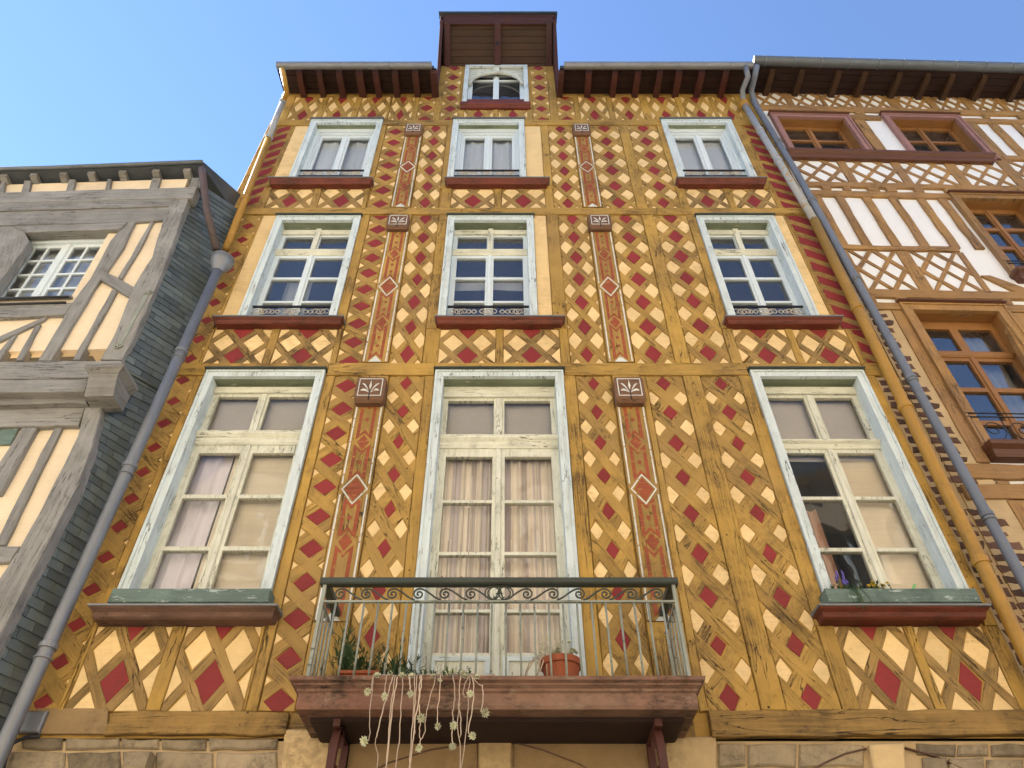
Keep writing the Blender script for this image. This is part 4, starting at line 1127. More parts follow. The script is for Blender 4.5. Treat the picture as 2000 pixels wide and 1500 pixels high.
# brick quoin between the two houses
quoin = prism("brick_quoin", Y, [(3.925, 3.705), (4.60, 3.705), (4.60, 5.56), (4.53, 6.02), (4.50, 8.30), (4.19, 8.32), (4.19, 7.19), (3.925, 7.19)], -0.10, 0.0, "quoin_mortar", house, c=0.004, wob=0.006)
z = 3.72
k = 0
while z < 8.27:
    h = R.uniform(0.075, 0.105)
    k += 1
    def br(a, b):
        prism("brick", Y, [(a + R.uniform(-.012, .012), z + R.uniform(0, .012)), (b + R.uniform(-.02, .02), z + R.uniform(0, .012)), (b + R.uniform(-.02, .02), z + h + R.uniform(-.012, .004)), (a + R.uniform(-.012, .012), z + h + R.uniform(-.012, .004))],
              -0.02, R.uniform(0.003, 0.014), "brick_brown", quoin, c=0.012, wob=0.010, seg=0.045)
    if z < 7.08: br(3.945, 4.13 + R.uniform(-.02, .03))
    if z > 5.6 or z < 5.5:
        if z < 7.08: br(4.17, 4.40 + R.choice((-.04, 0.0, .03, .05)) + (0.05 if z < 5.6 else 0))
        else: br(4.215, 4.41 + R.choice((-.03, 0.0, .02, .04)))
    z += h + R.uniform(0.018, 0.035)

# ------------------------------------------------------------------ the white house on the right
white = thing("half_timbered_house", "white plastered half-timbered house with brown timbers at the right edge", "house", RH.w(3.5, 0, 0))
def rz(py, x=1750, d=0.0): return RH.px(x, py, d)[1]
def rx(px, py, d=0.0): return RH.px(px, py, d)[0]
RX_END = 6.5
WN = ("white_lozenge", "white_lozenge", "white_sliver", "lath", "cross_lath"); WM = ("white_infill", "white_infill", "brown_timber", "brown_timber")
rw = [dict(x0=rx(1504, 227), x1=rx(1652, 227), z1=rz(228, 1580), z0=rz(294, 1740, .13)), dict(x0=rx(1722.5, 228.5), x1=rx(1869.5, 230), z1=rz(228.5, 1795), z0=rz(294, 1740, .13)),
      dict(x0=rx(1853, 383), x1=rx(1853, 383) + 1.12, z1=rz(384, 1900), z0=rz(519, 1950, .15)), dict(x0=rx(1756, 598.5), x1=rx(1956, 600), z1=rz(599, 1850), z0=rz(859, 1950, .15))]
grid_frame("wall", RH, 0.0, RX_END, 3.0, rz(176), [(w["x0"] + .07, w["x1"] - .07, w["z0"] + .0, w["z1"] - .07) for w in rw], -0.30, -0.012, "white_infill", white)
box("ground_floor_wall", RH, 0.42, RX_END, 0.0, 2.998, -0.3, -0.02, "grey_stone", white)
make("side_wall", [RH.w(0.0, 13.9, -0.02), RH.w(0.0, 13.9, -9), RH.w(0.0, 19.0, -5)], [(0, 1, 2)], "slate", white)
def rbeam(p1, p0, x0=0.03, x1=RX_END, d=0.03, refx=1750, wob=0.010):
    beam(RH, white, x0, x1, rz(p0, refx), rz(p1, refx), d, "brown_timber", wob=wob)
def xpanel(x0, x1, z0, z1):
    """white panel crossed by three laths each way: four lozenges in the middle, triangles round them"""
    part = prism("lattice_panel", RH, rect(x0, x1, z0, z1), -0.05, 0.0, "white_infill", white, c=0.002)
    c, zc, hx, hz = (x0 + x1) / 2, (z0 + z1) / 2, (x1 - x0) * .235, (z1 - z0) * .26
    for i, j in ((1, 0), (-1, 0), (0, 1), (0, -1)):
        cx, cz, kk = c + i * hx, zc + j * hz, .74
        P = [(cx + hx * kk, cz), (cx, cz + hz * kk), (cx - hx * kk, cz), (cx, cz - hz * kk)]
        P = clip([(a + R.uniform(-.008, .008), b + R.uniform(-.008, .008)) for a, b in P], x0, x1, z0, z1)
        if P: prism("white_lozenge", RH, P, -0.01, R.uniform(.003, .007), "white_infill", part, c=.003)
    Lh = math.hypot(hx, hz); w = .058
    for sgn, nm, dt in ((1, "lath", .019), (-1, "cross_lath", .015)):
        for m in (-2, 0, 2):
            nx, nz = hz / Lh, sgn * hx / Lh
            dx, dz = hx / Lh, -sgn * hz / Lh
            ww = w * (R.uniform(.75, .95) if m == 0 else R.uniform(.95, 1.2)) / 2
            px_, pz_ = c + m * hx + R.uniform(-.01, .01), zc
            P = [(px_ - 9 * dx + nx * ww, pz_ - 9 * dz + nz * ww), (px_ + 9 * dx + nx * ww, pz_ + 9 * dz + nz * ww), (px_ + 9 * dx - nx * ww, pz_ + 9 * dz - nz * ww), (px_ - 9 * dx - nx * ww, pz_ - 9 * dz - nz * ww)]
            P = clip(ccw(P), x0 + .001, x1 - .001, z0 + .001, z1 - .001)
            if P and abs(area(P)) > .001:
                prism(nm, RH, P, -0.01, dt + R.uniform(-.001, .001), "brown_timber", part, c=.004, ang=math.atan2(dz, dx), wob=.005, seg=.12)
def rband(p1, p0, centres, pc, hw, frac=0.5, x0=0.03, x1=RX_END):
    za, zb_ = rz(p0), rz(p1)
    H = zb_ - za
    cs = [rx(c, pc) for c in centres]
    for c in cs:
        xpanel(c - hw, c + hw, za + .002, zb_ - .002)
    es = [x0] + [v for c in cs for v in (c - hw, c + hw)] + [x1]
    for q in range(0, len(es), 2):
        if es[q + 1] - es[q] > 0.02:
            post(RH, white, es[q] + .002, es[q + 1] - .002, za, zb_, 0.02, "brown_timber")
rband(178, 213.5, (1506, 1574, 1637, 1703, 1778, 1847, 1916, 1979, 2048), 196, 0.245)
rbeam(213.5, 222)
def dentils(p1, p0, px_list, refy):
    for c in px_list:
        x = rx(c, refy); w = R.uniform(0.04, 0.075)
        prism("beam_end", RH, rect(x - w, x + w, rz(p0) + .004, rz(p1) - .004), -0.05, 0.035, "brown_timber", white, c=0.006, wob=0.004)
rbeam(229.5, 236.5, rx(1656, 233), rx(1720, 233)); rbeam(230, 237, rx(1873, 233), RX_END)
dentils(222, 229, (1545, 1680, 1760, 1848, 1920, 1990), 225)
# upper storey: posts between the pink windows
xq = lambda px, py: rx(px, py)
for px, py, w in ((1688, 250, 0.09), (1903, 250, 0.08), (1945, 250, 0.07), (1990, 250, 0.07)):
    x = xq(px, py)
    post(RH, white, x - w, x + w, rz(311), rz(237), 0.022, "brown_timber", wob=0.008)
rbeam(302, 309, rx(1952, 305), RX_END)
rband(311, 361, (1601, 1706, 1811, 1919, 2026), 336, 0.34)
rbeam(361, 369.5); rbeam(378, 387.5)
dentils(369.5, 378, (1615, 1655, 1706, 1740, 1793, 1850, 1960), 374)
zz0, zz1 = rz(483), rz(388)
for px in (1594, 1640, 1692, 1744, 1797, 1838):
    x = rx(px, 389)
    post(RH, white, x - (0.055 if px != 1594 else 0.08), x + (0.06 if px != 1594 else 0.08), zz0, zz1, 0.022, "brown_timber", wob=0.009)
rbeam(483, 491, 0.03, rx(1868, 487))
rband(492, 568, (1724, 1846), 530, 0.315, x1=rx(1905, 530))
prism("brace", RH, RH.poly([(1915, 540), (1932, 540), (2030, 575), (2030, 590), (2000, 580)]), -0.05, 0.022, "brown_timber", white, c=0.005)
rbeam(568, 583); rbeam(594, 608)
dentils(583, 594, (1697, 1760, 1962), 588)
# ground storey bits right of the quoin
xb0 = 0.33
post(RH, white, rx(1741, 607) - 0.02, rw[3]["x0"] - 0.012, rz(905, 1900), rz(609), 0.025, "brown_timber", wob=0.006)
post(RH, white, rw[3]["x1"] + .012, rw[3]["x1"] + .22, rz(905, 1900), rz(609), 0.025, "brown_timber")
rbeam(910, 938, rx(1874, 920), RX_END, refx=1950); rbeam(949, 978, rx(1880, 960), RX_END, refx=1950)
dentils(939, 949, (1955, 2010), 944)
post(RH, white, rx(1968, 985), rx(1968, 985) + .2, 3.0, rz(979, 1950), 0.02, "brown_timber")
prism("brace", RH, RH.poly([(1965, 640), (1978, 615), (2010, 690), (2010, 720)]), -0.05, 0.02, "brown_timber", white, c=0.005)

def r_window(w, trim, joinery, rows, guard=None, transom=None, t=0.085, dj=-0.20):
    x0, x1, z0, z1 = w["x0"], w["x1"], w["z0"], w["z1"]
    part = grid_frame("window", RH, x0, x1, z0, z1, [(x0 + t, x1 - t, z0 - 1, z1 - t)], -0.01, 0.04, trim, white, ang=math.pi / 2)
    grid_frame("trim_bead", RH, x0 - .012, x1 + .012, z0, z1 + .008, [(x0 + .018, x1 - .018, z0 - 1, z1 - .018)], -0.01, 0.054, trim, part, ang=math.pi / 2)
    ring_stack("drip_board", RH, x0, x1, [(0.05, .015, z1 + .01), (0.085, .03, z1 + .02), (0.085, .03, z1 + .035), (0, .03, z1 + .045)], "chestnut_dark", part, d_back=-0.02)
    xi0, xi1, zi1 = x0 + t, x1 - t, z1 - t
    for a, b in ((xi0 - .02, xi0), (xi1, xi1 + .02)):
        box("jamb_lining", RH, a, b, z0, zi1, dj - .03, -0.011, joinery, part, c=0.001, ang=math.pi / 2)
    box("lintel_lining", RH, xi0 - .02, xi1 + .02, zi1, zi1 + .02, dj - .03, -0.011, joinery, part, c=0.001)
    box("sill_board", RH, xi0 - .02, xi1 + .02, z0 - .02, z0 + .004, dj - .03, 0.02, joinery, part, c=0.002)
    xm = (xi0 + xi1) / 2
    holes = []
    for (f1, f0) in rows:
        for a, b in ((xi0 + .06, xm - .05), (xm + .05, xi1 - .06)):
            holes.append((a, b, z0 + (zi1 - z0) * f0, z0 + (zi1 - z0) * f1))
    grid_frame("sash", RH, xi0, xi1, z0, zi1, holes, dj, dj + .05, joinery, part, ang=math.pi / 2)
    box("meeting_stile", RH, xm - .025, xm + .025, z0 + .01, zi1 - .03 if not transom else z0 + (zi1 - z0) * transom, dj + .05, dj + .068, joinery, part, c=0.006, ang=math.pi / 2)
    if transom:
        zt = z0 + (zi1 - z0) * transom
        ring_stack("transom", RH, xi0 + .002, xi1 - .002, [(dj + .06, 0, zt), (dj + .08, 0, zt + .02), (dj + .09, 0, zt + .05), (dj + .05, 0, zt + .06)], joinery, part, d_back=dj)
    for h in holes: pane(RH, h[0] - .004, h[1] + .004, h[2] - .004, h[3] + .004, dj + .022, "sky_glass", part)
    room(RH, xi0 - .03, xi1 + .03, z0 - .03, zi1 + .03, dj - .035, -2.2, part)
    if guard:
        za, zb_, gd = z0 + 0.04, z0 + guard, 0.05
        for zz in (za, zb_ - .05, zb_):
            tube("guard_rail", [RH.w(x0 - .01, zz, gd), RH.w(xm, zz, gd), RH.w(x1 + .01, zz, gd)], 0.008, "iron_black", part, n=5)
        n = 4
        for q in range(n):
            cx = x0 + .05 + (x1 - x0 - .1) * (q + .5) / n; cz = (za + zb_) / 2 - .02; rr = min((zb_ - za) * .34, (x1 - x0) / n * .42)
            tube("guard_scroll", [RH.w(a, b, gd) for a, b in spiral(cx, cz, .015, rr, 1.5, math.pi / 2, 1 if q % 2 else -1)], 0.006, "iron_black", part, n=5)
        for q in range(n + 1):
            x = x0 + .02 + (x1 - x0 - .04) * q / n
            tube("guard_bar", [RH.w(x, za, gd), RH.w(x, (za + zb_) / 2, gd), RH.w(x, zb_, gd)], 0.006, "iron_black", part, n=5)
    return part
p = r_window(rw[0], "pink_trim", "chestnut_joinery", [(0.62, 0.05), (0.94, 0.66)], t=0.085)
r_window(rw[1], "pink_trim", "chestnut_joinery", [(0.62, 0.05), (0.94, 0.66)], t=0.085)
def r_sill(x0, x1, zt, proj, h, parent):
    ring_stack("sill", RH, x0, x1, [(proj * .5, 0, zt - h), (proj * .6, .01, zt - h * .8), (proj * .66, .015, zt - h * .5), (proj * .95, .04, zt - h * .3), (proj, .045, zt - .02), (proj, .045, zt), (0, .045, zt + .015)], "chestnut_dark", parent, d_back=-0.02)
r_sill(rx(1542, 300, .13) + .04, rx(1947, 303, .13) - .04, rz(294, 1740, .13), 0.14, 0.15, p)
p = r_window(rw[2], "brown_timber", "chestnut_joinery", [(0.45, 0.05), (0.70, 0.49), (0.95, 0.74)], guard=0.25, t=0.10)
r_sill(rw[2]["x0"] + .02, rw[2]["x1"], rw[2]["z0"] - .005, 0.16, 0.14, p)
p = r_window(rw[3], "brown_timber", "chestnut_joinery", [(0.22, 0.04), (0.45, 0.25), (0.68, 0.48), (0.94, 0.76)], guard=0.44, transom=0.705, t=0.11)
r_sill(rw[3]["x0"] + .02, rw[3]["x1"], rw[3]["z0"] - .005, 0.17, 0.15, p)
curtain(RH, rw[3]["x1"] - .50, rw[3]["x1"] - .13, rw[3]["z0"], rw[3]["z1"] - .1, -0.32, "net_curtain", "white net curtain behind the chestnut window of the white house", folds=4, name="curtain")
# eaves of the white house
zc = 14.05
V = []
for q in range(4):
    a, b = q / 4, (q + 1) / 4 - 0.02
    pts = [RH.w(x, zc + 0.10 - 0.10 * t, 0.52 * t) for t in (a, b) for x in (0.0, RX_END)]
    top = [v + Vector((0, 0, .025)) for v in pts]
    make("eave_board", pts + top, [(0, 1, 3, 2), (2, 3, 7, 6), (0, 4, 5, 1)], "eave_dark", white)
for q in range(11):
    x = 0.25 + q * 0.52 + R.uniform(-.1, .1)
    V = []
    for (d, z_) in ((-0.02, zc + .10), (-0.02, zc - .02), (0.28, zc - .035), (0.42, zc - .02), (0.46, zc + .01)):
        V += [RH.w(x - .045, z_, d), RH.w(x + .045, z_, d)]
    make("rafter_end", V, [(0, 1, 3, 2), (2, 3, 5, 4), (4, 5, 7, 6), (6, 7, 9, 8), (0, 2, 4, 6, 8), (1, 9, 7, 5, 3)], "canopy_boards", white)
V, Fc = [], []
def rgutter():
    g0 = None
    K = 10; V = []; Fc = []
    ns = 12
    for i in range(ns + 1):
        x = -0.12 + (RX_END + .12) * i / ns
        for q in range(K + 1):
            a = math.pi + math.pi * q / K
            V.append(RH.w(x, zc + 0.03 + 0.085 * math.sin(a), 0.58 - 0.085 * math.cos(a)))
    m = K + 1
    for i in range(ns):
        for q in range(K): Fc.append((i * m + q, i * m + q + 1, (i + 1) * m + q + 1, (i + 1) * m + q))
    Fc.append(tuple(range(m)))
    g = make("gutter", V, Fc, "zinc_dark", white)
    for q in range(14):
        x = 0.1 + q * .46 + R.uniform(-.05, .05)
        tube("gutter_strap", [RH.w(x, zc + 0.03 + 0.091 * math.sin(math.pi + math.pi * t / 8), 0.58 - 0.091 * math.cos(math.pi + math.pi * t / 8)) for t in range(9)], 0.007, "zinc", g, n=5)
rgutter()
V = [RH.w(x, z_, d) for x in (-.05, RX_END) for d, z_ in ((.52, zc + .08), (-1, zc + 1.4), (-5, zc + 5.0), (.52, zc + .16), (-1, zc + 1.5), (-5, zc + 5.1))]
make("roof", V, [(0, 6, 7, 1), (1, 7, 8, 2), (3, 4, 10, 9), (4, 5, 11, 10), (0, 3, 9, 6), (0, 1, 2, 5, 4, 3)], "slate", white)

# ------------------------------------------------------------------ the grey house on the left
grey = thing("half_timbered_house", "leaning grey half-timbered house with cream infill and slate-hung flank at the left", "house", (-5.9, -0.35, 0))
LXE = -4.2
lwx0, lwx1 = LU.px(55, 474, -.10)[0], LU.px(219, 468, -.10)[0]
lwz1, lwz0 = LU.px(130, 470, -.10)[1], LU.px(70, 590, -.05)[1]
grid_frame("wall", LU, LXE, -0.42, -0.1, 3.05, [(lwx0, lwx1, lwz0, lwz1)], -0.10, 0.0, "grey_infill", grey)
prism("wall_edge", LU, [(-.42, -.1), (-.03, -.1), (-.06, .4), (-.20, 2.0), (-.29, 3.05), (-.42, 3.05)], -0.2, 0.0, "grey_infill", grey, c=.001)
def gt(pts, d=0.035, name="timber", fr=LU, mat="grey_timber", c=0.006, ang=None, wob=0.006):
    P = fr.poly(pts, d)
    if ang is None:
        # grain along the longest side
        best = max(range(len(P)), key=lambda i: math.hypot(P[i][0] - P[i - 1][0], P[i][1] - P[i - 1][1]))
        ang = math.atan2(P[best][1] - P[best - 1][1], P[best][0] - P[best - 1][0])
    return prism(name, fr, P, -0.06, d + R.uniform(-.004, .004), mat, grey, c=c, ang=ang, wob=wob, seg=0.16)
gt([(-60, 376), (345, 366), (384, 364), (374, 386), (-60, 396)], 0.075, "beam")
gt([(-60, 397), (341, 387), (336, 402), (-60, 413)], 0.06, "beam")
gt([(-60, 414), (335, 403), (322, 428), (250, 434), (-60, 440)], 0.045, "beam")
gt([(22, 441), (247, 434), (234, 447), (50, 453)], 0.065, "lintel")
for a, b in ((-5, 4), (40, 54), (127, 141), (203, 211), (290, 306), (368, 392)):
    gt([(a, 378 - (a / 380) * 12), (b, 378 - (a / 380) * 12), (b + 6, 352 - (a / 380) * 6), (a + 6, 352 - (a / 380) * 6)], 0.05, "frieze_block", ang=math.pi / 2)
gt([(337, 384), (368, 386), (356, 420), (318, 529), (258, 667), (238, 702), (195, 702), (222, 658), (261, 559), (296, 502), (318, 430)], 0.055, "post")
gt([(249, 434), (264, 431), (240, 482), (207, 530), (195, 546), (99, 703), (74, 703), (140, 592), (175, 544), (214, 470), (234, 447)], 0.04, "post")
gt([(296, 430), (302, 428), (273, 485), (238, 545), (231, 541), (264, 485)], 0.03, "stud")
gt([(193, 545), (207, 530), (262, 561), (254, 580)], 0.045, "rail")
gt([(219, 565), (229, 569), (154, 703), (141, 703)], 0.03, "stud")
gt([(-80, 560), (-40, 445), (20, 441), (46, 450), (57, 471), (-2, 551), (-60, 640)], 0.05, "post")
gt([(-60, 592), (142, 591), (126, 614), (-60, 624)], 0.05, "beam")
gt([(-40, 672), (95, 614), (86, 624), (-40, 684)], 0.035, "brace")
gt([(68, 636), (80, 632), (42, 703), (30, 703)], 0.03, "stud")
gt([(18, 660), (32, 652), (0, 703), (-14, 703)], 0.03, "stud")
gt([(-70, 707), (238, 703), (238, 712), (228, 736), (-70, 741)], 0.06, "beam")
# iron strap on the corner post
gt([(284, 573), (290, 576), (238, 672), (231, 669)], 0.068, "iron_strap", mat="iron_pale", c=0.002)
for (a, b), s in (((289, 569), 1), ((291, 572), -1), ((229, 674), 1), ((234, 676), -1)):
    cx, cz = LU.px(a, b, .068)
    tube("strap_curl", [LU.w(u, v, .065) for u, v in spiral(cx + s * .035, cz, .006, .035, 1.1, math.pi / 2 * (1 + s), -s, 14)], 0.010, "iron_pale", grey, n=6)
# grey house window
def l_window():
    x0, x1, z0, z1 = lwx0, lwx1, lwz0, lwz1
    part = grid_frame("window", LU, x0, x1, z0, z1, [(x0 + .05, x1 - .05, z0 - 1, z1 - .06)], -0.16, -0.08, "white_sash", grey, ang=math.pi / 2)
    xi0, xi1, zi1 = x0 + .05, x1 - .05, z1 - .06
    xm = (xi0 + xi1) / 2
    holes = []
    for a, b in ((xi0 + .06, xm - .075), (xm + .075, xi1 - .06)):
        cw = (b - a - .025) / 2
        for c in range(2):
            xa = a + c * (cw + .025)
            H = (zi1 - z0 - .12 - 3 * .03) / 4
            for r in range(4):
                za = z0 + .07 + r * (H + .03)
                holes.append((xa, xa + cw, za, za + H))
    grid_frame("sash", LU, xi0, xi1, z0, zi1, holes, -0.16, -0.12, "white_sash", part)
    box("meeting_stile", LU, xm - .03, xm + .03, z0, zi1, -0.12, -0.10, "white_sash", part, c=.006)
    for h in holes: pane(LU, h[0] - .003, h[1] + .003, h[2] - .003, h[3] + .003, -0.14, "old_glass", part)
    room(LU, x0 - .25, x1 + .2, z0 - .1, z1 + .3, -0.20, -1.6, part)
    for a, b in ((x0 - .03, x0), (x1, x1 + .03)):
        box("jamb_lining", LU, a, b, z0, z1, -0.22, -0.002, "grey_timber", part, c=.001)
    box("lintel_lining", LU, x0 - .03, x1 + .03, z1, z1 + .03, -0.22, -0.002, "grey_timber", part, c=.001)
    box("sill_board", LU, x0 - .03, x1 + .03, z0 - .03, z0, -0.22, 0.04, "grey_timber", part, c=.003)
    zz = LU.px(70, 581, .06)[1]
    tube("guard_bar", [LU.w(x0 - .3, zz, .06), LU.w(xm, zz, .06), LU.w(x1 + .03, zz, .06)], 0.014, "iron_black", part)
    zz = LU.px(70, 592, .06)[1]
    tube("guard_bar", [LU.w(x0 - .3, zz, .06), LU.w(xm, zz, .06), LU.w(x1 + .03, zz, .06)], 0.014, "iron_black", part)
    curtain(LU, x0 - .2, x1 + .1, z0 - .05, z1 + .2, -0.235, "net_curtain", "patterned net curtain behind the small-paned window of the grey house", folds=9, amp=.012)
l_window()
# lower storey
grid_frame("lower_wall", LL, LXE, 0.0, -3.0, 3.75, [], -0.25, 0.0, "grey_infill", grey)
gl = lambda pts, d, name, **k: gt(pts, d, name, fr=LL, **k)
gl([(-60, 742), (172, 740), (165, 764), (-60, 767)], 0.22, "cornice_board")
gl([(-60, 769), (168, 765), (170, 786), (-60, 791)], 0.13, "cornice_board")
gl([(-60, 792), (168, 788), (153, 831), (-60, 834)], 0.06, "cornice_board")
gl([(175, 764), (207, 767), (180, 872), (150, 950), (0, 1242), (-60, 1360), (-160, 1360), (39, 1070), (96, 965), (153, 851)], 0.06, "post")
gl([(106, 834), (122, 834), (10, 1065), (-12, 1065)], 0.03, "stud")
gl([(44, 834), (74, 834), (0, 965), (-40, 965)], 0.045, "post")
gl([(-60, 1068), (40, 1066), (20, 1098), (-60, 1100)], 0.04, "rail")
gl([(-20, 838), (36, 836), (20, 866), (-20, 868)], 0.03, "shutter", mat="green_trough")
c0 = LL.px(160, 750, .30); c1 = LL.px(222, 750, .30)
zt, zb_ = LL.px(190, 718, .30)[1], LL.px(190, 768, .26)[1]
ring_stack("post_capital", LL, c0[0] + .02, c1[0] - .01, [(0.22, 0, zb_), (0.26, 0, zb_ + .10), (0.30, 0, zt - .09), (0.33, .03, zt - .06), (0.35, .05, zt - .04), (0.35, .05, zt)], "grey_timber", grey, d_back=0.0, ang=0)
# slate-hung flank, splayed back towards the yellow house
def lerp_tab(tab, v):
    if v <= tab[0][0]: return tab[0][1]
    for (a, p), (b, q) in zip(tab[:-1], tab[1:]):
        if a <= v <= b: return p + (q - p) * (v - a) / (b - a)
    return tab[-1][1]
depth_tab = [(322, -.56), (382, -.50), (667, -.37), (712, -.36), (770, -.33), (950, -.34), (1400, -.34)]
edge = []
for a, b in ((368, 366), (356, 405), (318, 529), (258, 667), (237, 712), (229, 734), (210, 770), (180, 872), (150, 950), (75, 1096), (0, 1242), (-60, 1360)):
    yy = lerp_tab(depth_tab, b)
    u, v = (a - 990) / F_PX, (750 - b) / F_PX
    r = Vector((u, CT - v * ST, ST + v * CT)); q = EYE + r * ((yy - EYE.y) / r.y)
    edge.append((q.z, q.x, q.y))
edge.sort()
ex_tab = [(z, x) for z, x, y in edge]; ey_tab = [(z, y) for z, x, y in edge]
def fpt(z): return Vector((lerp_tab(ex_tab, z) + .01, lerp_tab(ey_tab, z), z))
def bpt(z): return Vector((-3.60, -0.012, z))
ZR = [2.0 + .25 * i for i in range(34)]
def nrm(z):
    d = bpt(z) - fpt(z)
    return Vector((d.y, -d.x, 0)).normalized()
flank = make("slate_flank", [fpt(z) - nrm(z) * .02 for z in ZR] + [bpt(z) - nrm(z) * .02 for z in ZR], [(i, i + 1, 35 + i, 34 + i) for i in range(33)], "slate_green", grey)
z, row = 3.2, 0
while z < 10.28:
    zt_ = z + 0.086
    w = 0.20
    Lr = (bpt(z) - fpt(z)).length
    s0 = -(0.5 * w if row % 2 else 0)
    while s0 < Lr:
        a, b = max(s0, 0), min(s0 + w - .004, Lr)
        if b - a > .025:
            t1 = 0.017 + R.uniform(-.003, .005); zl = z + R.uniform(-.004, .004); j = R.uniform(-.004, .004)
            lo = lambda s_, o, zz: fpt(z).lerp(bpt(z), s_ / Lr) + nrm(z) * o + Vector((0, 0, zz - z))
            hi = lambda s_, o, zz: fpt(zz).lerp(bpt(zz), s_ / Lr) + nrm(z) * o
            V = [lo(a, t1, zl), lo(b, t1, zl + j), hi(b, .002, zt_ + .03), hi(a, .002, zt_ + .03), lo(a, -.01, zl), lo(b, -.01, zl + j), hi(b, -.01, zt_ + .03), hi(a, -.01, zt_ + .03)]
            make("slate", V, [(0, 1, 2, 3), (4, 5, 1, 0), (1, 5, 6, 2), (0, 3, 7, 4)], "slate_green", flank)
        s0 += w
    z = zt_; row += 1
zf_ = 6.95
tube("flank_flashing", [fpt(zf_) + nrm(zf_) * .02, fpt(zf_).lerp(bpt(zf_), .5) + nrm(zf_) * .025, bpt(zf_) + nrm(zf_) * .02], 0.020, "slate_green", grey, n=6)
tube("corner_flashing", [fpt(v) + Vector((.004, -.006, 0)) for v in [3.0 + .25 * i for i in range(29)]], 0.014, "grey_timber", grey, n=6)
# roof of the grey house
ZE = 10.47
V = [(-9.0, -0.50, ZE), (-4.00, -0.66, ZE), (-3.76, -0.02, ZE - .06), (-9.0, 0.0, ZE + .02)]
Vt = [(-9.0, -0.52, ZE + .05), (-3.99, -0.68, ZE + .05), (-3.74, 0.0, ZE + .35), (-9.0, 0.0, ZE + .45)]
make("roof", V + Vt, [(0, 3, 2, 1), (4, 5, 6, 7), (0, 1, 5, 4), (1, 2, 6, 5)], "slate", grey)
make("roof", [(-9.0, 0.0, ZE + .46), (-3.845, 0.0, ZE + .46), (-3.845, 4.0, ZE + 3.6), (-9.0, 4.0, ZE + 3.6), (-3.845, 8.0, ZE), (-9.0, 8.0, ZE)], [(0, 1, 2, 3), (3, 2, 4, 5)], "slate", grey)
for q in range(11):
    x = -4.25 - q * .40 + R.uniform(-.04, .04)
    yb = -0.63 - (x + 4.0) * 0.034
    make("rafter_end", [(x - .045, -0.38, ZE), (x + .045, -0.38, ZE), (x + .045, yb, ZE), (x - .045, yb, ZE), (x - .045, -0.38, ZE - .10), (x + .045, -0.38, ZE - .10), (x + .045, yb, ZE - .06), (x - .045, yb, ZE - .06)],
         [(4, 5, 6, 7), (2, 3, 7, 6), (0, 3, 7, 4), (1, 5, 6, 2)], "grey_timber", grey)
tube("gutter", [(-9.0, -0.54, ZE + .02), (-6, -0.62, ZE + .025), (-4.0, -0.70, ZE + .03)], 0.028, "zinc_dark", grey, n=10)

# ------------------------------------------------------------------ drainpipes
def clip_ring(parent, p, r, mat):
    tube("pipe_clip", [Vector(p) + Vector((r * math.cos(q * math.pi / 6), r * math.sin(q * math.pi / 6), 0)) for q in range(13)], 0.009, mat, parent, n=6)
def collar(parent, p, r, mat, h=0.07):
    lathe("pipe_collar", Vector(p) - Vector((0, 0, h / 2)), [(r, 0), (r + .010, .006), (r + .010, h - .006), (r, h)], mat, parent, n=14)
def ypt(px, py, d): 
    x, z = Y.px(px, py, d)
    return Y.w(x, z, d)
# left: ochre pipe of the yellow house
dp = thing("drainpipe", "thin ochre drainpipe on the left edge of the yellow house above the hopper", "drainpipe", (-3.6, -0.1, 9.2))
x_l = -3.60
p0 = ypt(551, 134, .56); p1 = ypt(556, 156, .50); p2 = ypt(560, 180, .26); p3 = ypt(552, 199, .12)
pb = ypt(441, 487, .16)
tube("pipe", [p0, p1, p2, p3], 0.042, "pipe_ochre", dp, n=12)
pm = p3.lerp(pb, 0.30)
tube("pipe", [p3, p3.lerp(pb, .15), pm], 0.045, "pipe_patchy", dp, n=12)
tube("pipe", [pm, pm.lerp(pb, .5), pb], 0.046, "pipe_ochre", dp, n=12)
for t in (0.0, 0.3, 0.72): collar(dp, p3.lerp(pb, t), 0.048, "pipe_patchy" if t < .5 else "pipe_ochre", .06)
# left: dark pipe of the grey house
dp = thing("drainpipe", "dark brown drainpipe running from the grey house's eaves into the hopper", "drainpipe", (-3.5, -0.3, 8.6))
q0, q1, q2 = ypt(394, 330, .66), ypt(404, 412, .46), ypt(423, 487, .30)
tube("pipe", [q0, ypt(396, 345, .64), q1, q2], 0.046, "pipe_rust", dp, n=12)
# hopper and the wide zinc pipe
dp = thing("drainpipe", "wide grey zinc drainpipe with rainwater hopper between the grey and yellow houses", "drainpipe", (-3.5, -0.22, 0.1))
hp = ypt(432, 515, .24)
lathe("hopper", hp, [(.06, -.16), (.075, -.12), (.12, -.02), (.13, .0), (.13, .05), (.142, .055), (.142, .075), (.12, .075), (.10, .03)], "zinc", dp, n=22)
ht = hp - Vector((0, 0, .14)); hb = ypt(30, 1405, .20); ht2 = ht
dirv = (hb - ht)
bot = ht + dirv * ((ht.z - 0.05) / (ht.z - hb.z))
tube("pipe", [ht, ht.lerp(bot, .3), ht.lerp(bot, .6), bot], 0.056, "zinc", dp, n=16)
for px, py in ((345, 690), (240, 912), (105, 1262)):
    s = ypt(px, py, .21); t = (ht.z - s.z) / (ht.z - bot.z)
    collar(dp, ht.lerp(bot, t), .058, "zinc", .05); collar(dp, ht.lerp(bot, t + .011), .059, "zinc", .02)
